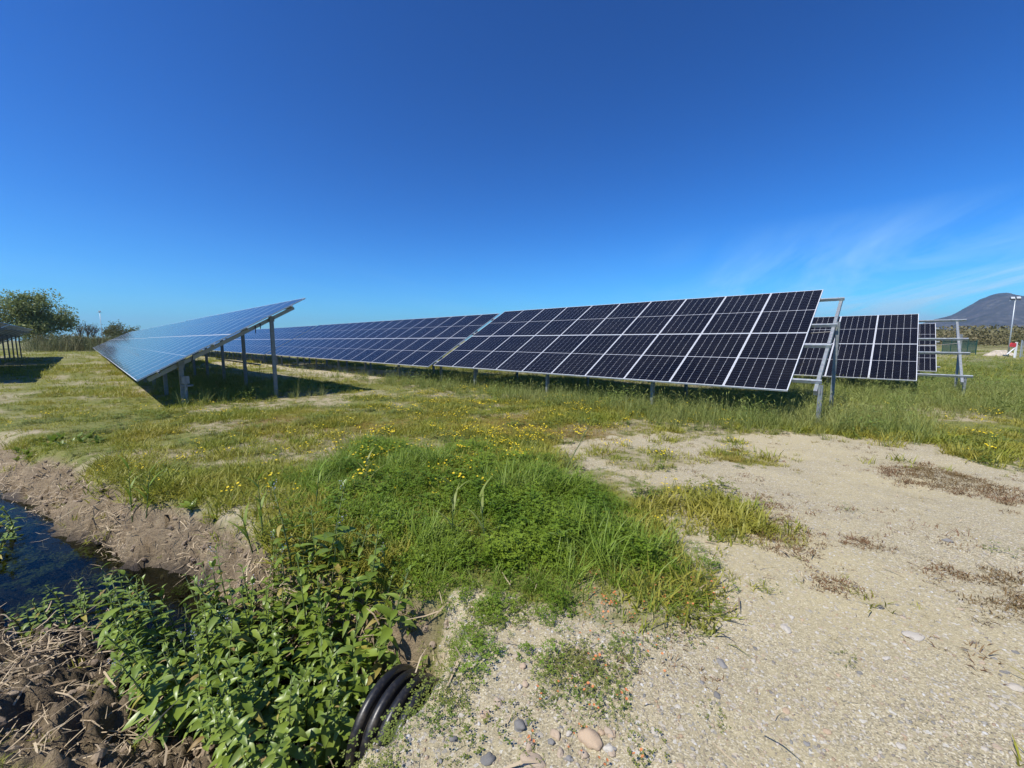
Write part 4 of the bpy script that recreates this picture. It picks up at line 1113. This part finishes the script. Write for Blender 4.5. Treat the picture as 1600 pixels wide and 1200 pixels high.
tx, ty = at_depth(418, 95); tree('round_bush', (tx, ty, -0.3), 4.6, 3.0, 1600, 0.2, M['bush_leaf'], 'small bush just visible between left and middle rows', 'bush', seed=5, trunk_h=0.05)
for k, (px, h) in enumerate([(126, 6.6), (138, 6.9), (147, 6.4)]):
    tx, ty = at_depth(px, 86); tree('bare_sapling', (tx, ty, -0.3), h, 1.5, 320, 0.09, M['scrub'], ['bare thin sapling left of its two neighbours near the light mast', 'middle bare sapling of the three near the light mast', 'bare sapling closest to the left light mast'][k], 'sapling', seed=10 + k, trunk_h=0.45)
rd = random.Random(5)
for k in range(15):
    px = 62 + k * 8.6; tx, ty = at_depth(px + rd.uniform(-3, 3), rd.uniform(70, 84)); m = [M['bush_leaf'], M['cane'], M['bush_leaf']][k % 3]
    tree('scrub_bush', (tx, ty, -0.35), rd.uniform(2.4, 3.7), rd.uniform(1.6, 2.6), 1300, 0.13, m, 'low scrubby bush in the hedge line at far left', 'bush', 'hedge line at far left', 0.05, 30 + k)
# canes between the bushes
ps = [proto('cane_clump', tuft(22, 2.6, 0.025, 0.7, 0.25, 0.35, 3, 600 + k), M['cane']) for k in range(3)]
n = 150; pxs = RNG.uniform(40, 200, n); dep = RNG.uniform(66, 90, n); X = (pxs - 800) / FPX * dep * cP; Y = dep
P_ = np.stack([X, Y, np.full(n, -0.35)], -1); R_ = np.stack([0 * X, 0 * X, RNG.uniform(0, 6.28, n)], -1)
scatter('cane_bed', ps, P_, R_, RNG.uniform(0.7, 1.5, n), RNG.integers(0, 3, n), 'dry canes standing in the hedge line at far left', 'canes')

# far scrub below the mountain: reads as one mass
def far_scrub():
    rn = np.random.default_rng(3); V = []
    for k in range(900):
        a = math.radians(rn.uniform(41, 66)); d = rn.uniform(150, 330); h = rn.uniform(3.0, 6.6) * (0.6 + d / 500); r = h * rn.uniform(0.5, 1.0)
        n = 110; q = np.clip(rn.normal(0, 1, (n, 3)), -1.5, 1.5) * np.array([r * 0.5, r * 0.5, h * 0.26]) + np.array([d * math.sin(a), d * math.cos(a), h * 0.5])
        d1 = rn.normal(0, 1, (n, 3)); d1 /= np.linalg.norm(d1, axis=1)[:, None]; d2 = np.cross(d1, rn.normal(0, 1, (n, 3))); d2 /= np.linalg.norm(d2, axis=1)[:, None]
        s = rn.uniform(0.3, 0.8, n)[:, None] * h * 0.075
        V.append(np.stack([q - d1 * s, q - d2 * s, q + d1 * s, q + d2 * s], 1).reshape(-1, 3))
    V = np.vstack(V); me = bpy.data.meshes.new('far_scrub'); me.from_pydata(V.tolist(), [], np.arange(len(V)).reshape(-1, 4).tolist()); me.materials.append(M['scrub'])
    tag(link('far_scrub', me), 'brownish belt of far scrub and trees below the mountain', 'scrub', kind='stuff')
far_scrub()

# ------------------------------------------------------------------ light masts, fence, barrier
def mast(px, depth, h, label, face=0.0, s=1.0):
    X, Y = at_depth(px, depth); z = float(ground_z(X, Y, False))
    root = empty('light_mast', (X, Y, z), (0, 0, face)); tag(root, label, 'light mast', 'light masts round the solar park')
    b = MB(); b.tube([(0, 0, -0.2), (0, 0, h * 0.5), (0, 0, h)], [0.075 * s, 0.06 * s, 0.045 * s], 10); b.build('pole', M['steel'], root, smooth=True)
    b = MB(); b.tube([(-0.45 * s, 0, h - 0.15), (0.45 * s, 0, h - 0.15)], 0.03 * s, 6); b.build('crossbar', M['steel'], root)
    for k in ((-1, 1) if s == 1.0 else (0,)):
        R = Euler((math.radians(-35), 0, 0)).to_matrix()
        b = MB(); b.box((k * 0.22 * s, 0, h + 0.12 * s), (0.36 * s, 0.16 * s, 0.32 * s), 0, R); fl = b.build('floodlight', M['lamp'], root)
        b = MB(); b.box(Vector((k * 0.22 * s, 0, h + 0.12 * s)) + R @ Vector((0, -0.09 * s, 0)), (0.30 * s, 0.02 * s, 0.26 * s), 0, R); b.build('lens', M['lamp_glass'], fl)
mast(160.5, 74, 7.0, 'thin light mast with a boxy floodlight above the far left hedge', 0.6, 0.75)
mast(1578, 46, 6.5, 'grey light mast with floodlights in front of the mountain at right', -0.5, 1.0)

def fence():
    D = 52.0
    x0, _ = at_depth(1474, D); x1, _ = at_depth(1556, D - 2); z = float(ground_z(x0, D, False)) + 0.1
    root = empty('mesh_fence', (x0, D, z)); tag(root, 'dark green slatted fence beyond the grass at right', 'fence')
    n = 4; w = (x1 - x0) / n
    for k in range(n):
        b = MB(); b.box((w * (k + .5), 0, 1.72), (w - 0.06, 0.04, 0.05)); b.box((w * (k + .5), 0, 0.2), (w - 0.06, 0.04, 0.05))
        m = int(w / 0.115)
        for i in range(m): b.box((w * k + 0.06 + (w - 0.12) * i / (m - 1), 0.03, 0.96), (0.075, 0.015, 1.56))
        b.build('fence_panel', M['green_paint'], root)
    for k in range(n + 1):
        b = MB(); b.box((w * k, 0, 0.9), (0.07, 0.07, 1.95)); b.build('fence_post', M['white_paint'] if k == 2 else M['green_paint'], root)
fence()
def barrier():
    D = 44.0; X, Y = at_depth(1589, D); z = float(ground_z(X, Y, False))
    root = empty('road_barrier', (X, Y, z)); tag(root, 'red and white barrier post below the right light mast', 'barrier')
    b = MB(); b.box((0, 0, 0.85), (0.16, 0.12, 1.8)); b.build('post', M['white_paint'], root)
    b = MB(); b.tube([(-0.05, 0, 1.2), (-0.9, 0, 0.4)], 0.05, 6); b.build('brace', M['white_paint'], root)
    b = MB(); b.profile([(-0.3, -0.2), (0.22, -0.24), (0.3, -0.04), (0.26, 0.2), (-0.2, 0.24), (-0.32, 0.05)], (-0.35, -0.06, 1.45), (-0.35, 0.06, 1.45)); b.build('plate', M['red_paint'], root)
barrier()
def gate():
    D = 45.0; X, Y = at_depth(1596, D); z = float(ground_z(X, Y, False))
    root = empty('metal_gate', (X, Y, z)); tag(root, 'grey metal bar gate at the right edge of the photo', 'gate')
    for k in range(3): b = MB(); b.box((0.1 + k * 1.1, 0, 0.95), (0.08, 0.08, 2.0)); b.build('post', M['steel'], root)
    for k in range(8): b = MB(); b.box((0.28 + k * 0.28, 0, 0.95), (0.03, 0.03, 1.6)); b.build('bar', M['steel'], root)
    for zz in (0.15, 1.75): b = MB(); b.box((1.2, 0, zz), (2.1, 0.05, 0.06)); b.build('rail', M['steel'], root)
gate()
def rubble():
    X, Y = at_depth(1566, 50); b = MB(); rn = np.random.default_rng(8); n, m = 26, 12; v = []
    for j in range(m):
        for i in range(n):
            u_, w_ = i / (n - 1) * 2 - 1, j / (m - 1) * 2 - 1; hgt = max(0, (1 - u_ * u_) * (1 - w_ * w_)) * 0.8
            v.append((u_ * 1.7, w_ * 1.2, -0.15 + hgt * (0.8 + 0.4 * rn.random())))
    b.add(v, [(j * n + i, j * n + i + 1, (j + 1) * n + i + 1, (j + 1) * n + i) for j in range(m - 1) for i in range(n - 1)])
    o = b.build('rubble_pile', M['rubble'], loc=(X, Y, float(ground_z(X, Y, False)))); tag(o, 'pale earth and rubble pile beside the green fence', 'rubble')
rubble()

# ------------------------------------------------------------------ the air
def haze():
    k = N('haze'); v = k.n.new('ShaderNodeVolumePrincipled')
    v.inputs['Color'].default_value = (0.46, 0.69, 1.0, 1); v.inputs['Density'].default_value = 0.00010; v.inputs['Anisotropy'].default_value = 0.2
    b = MB(); b.box((0, 0, 226), (17000, 17000, 456))
    o = b.build('haze', k.out(None, v.outputs[0])); tag(o, 'thin blue air over the whole plain', 'haze', kind='stuff')
haze()
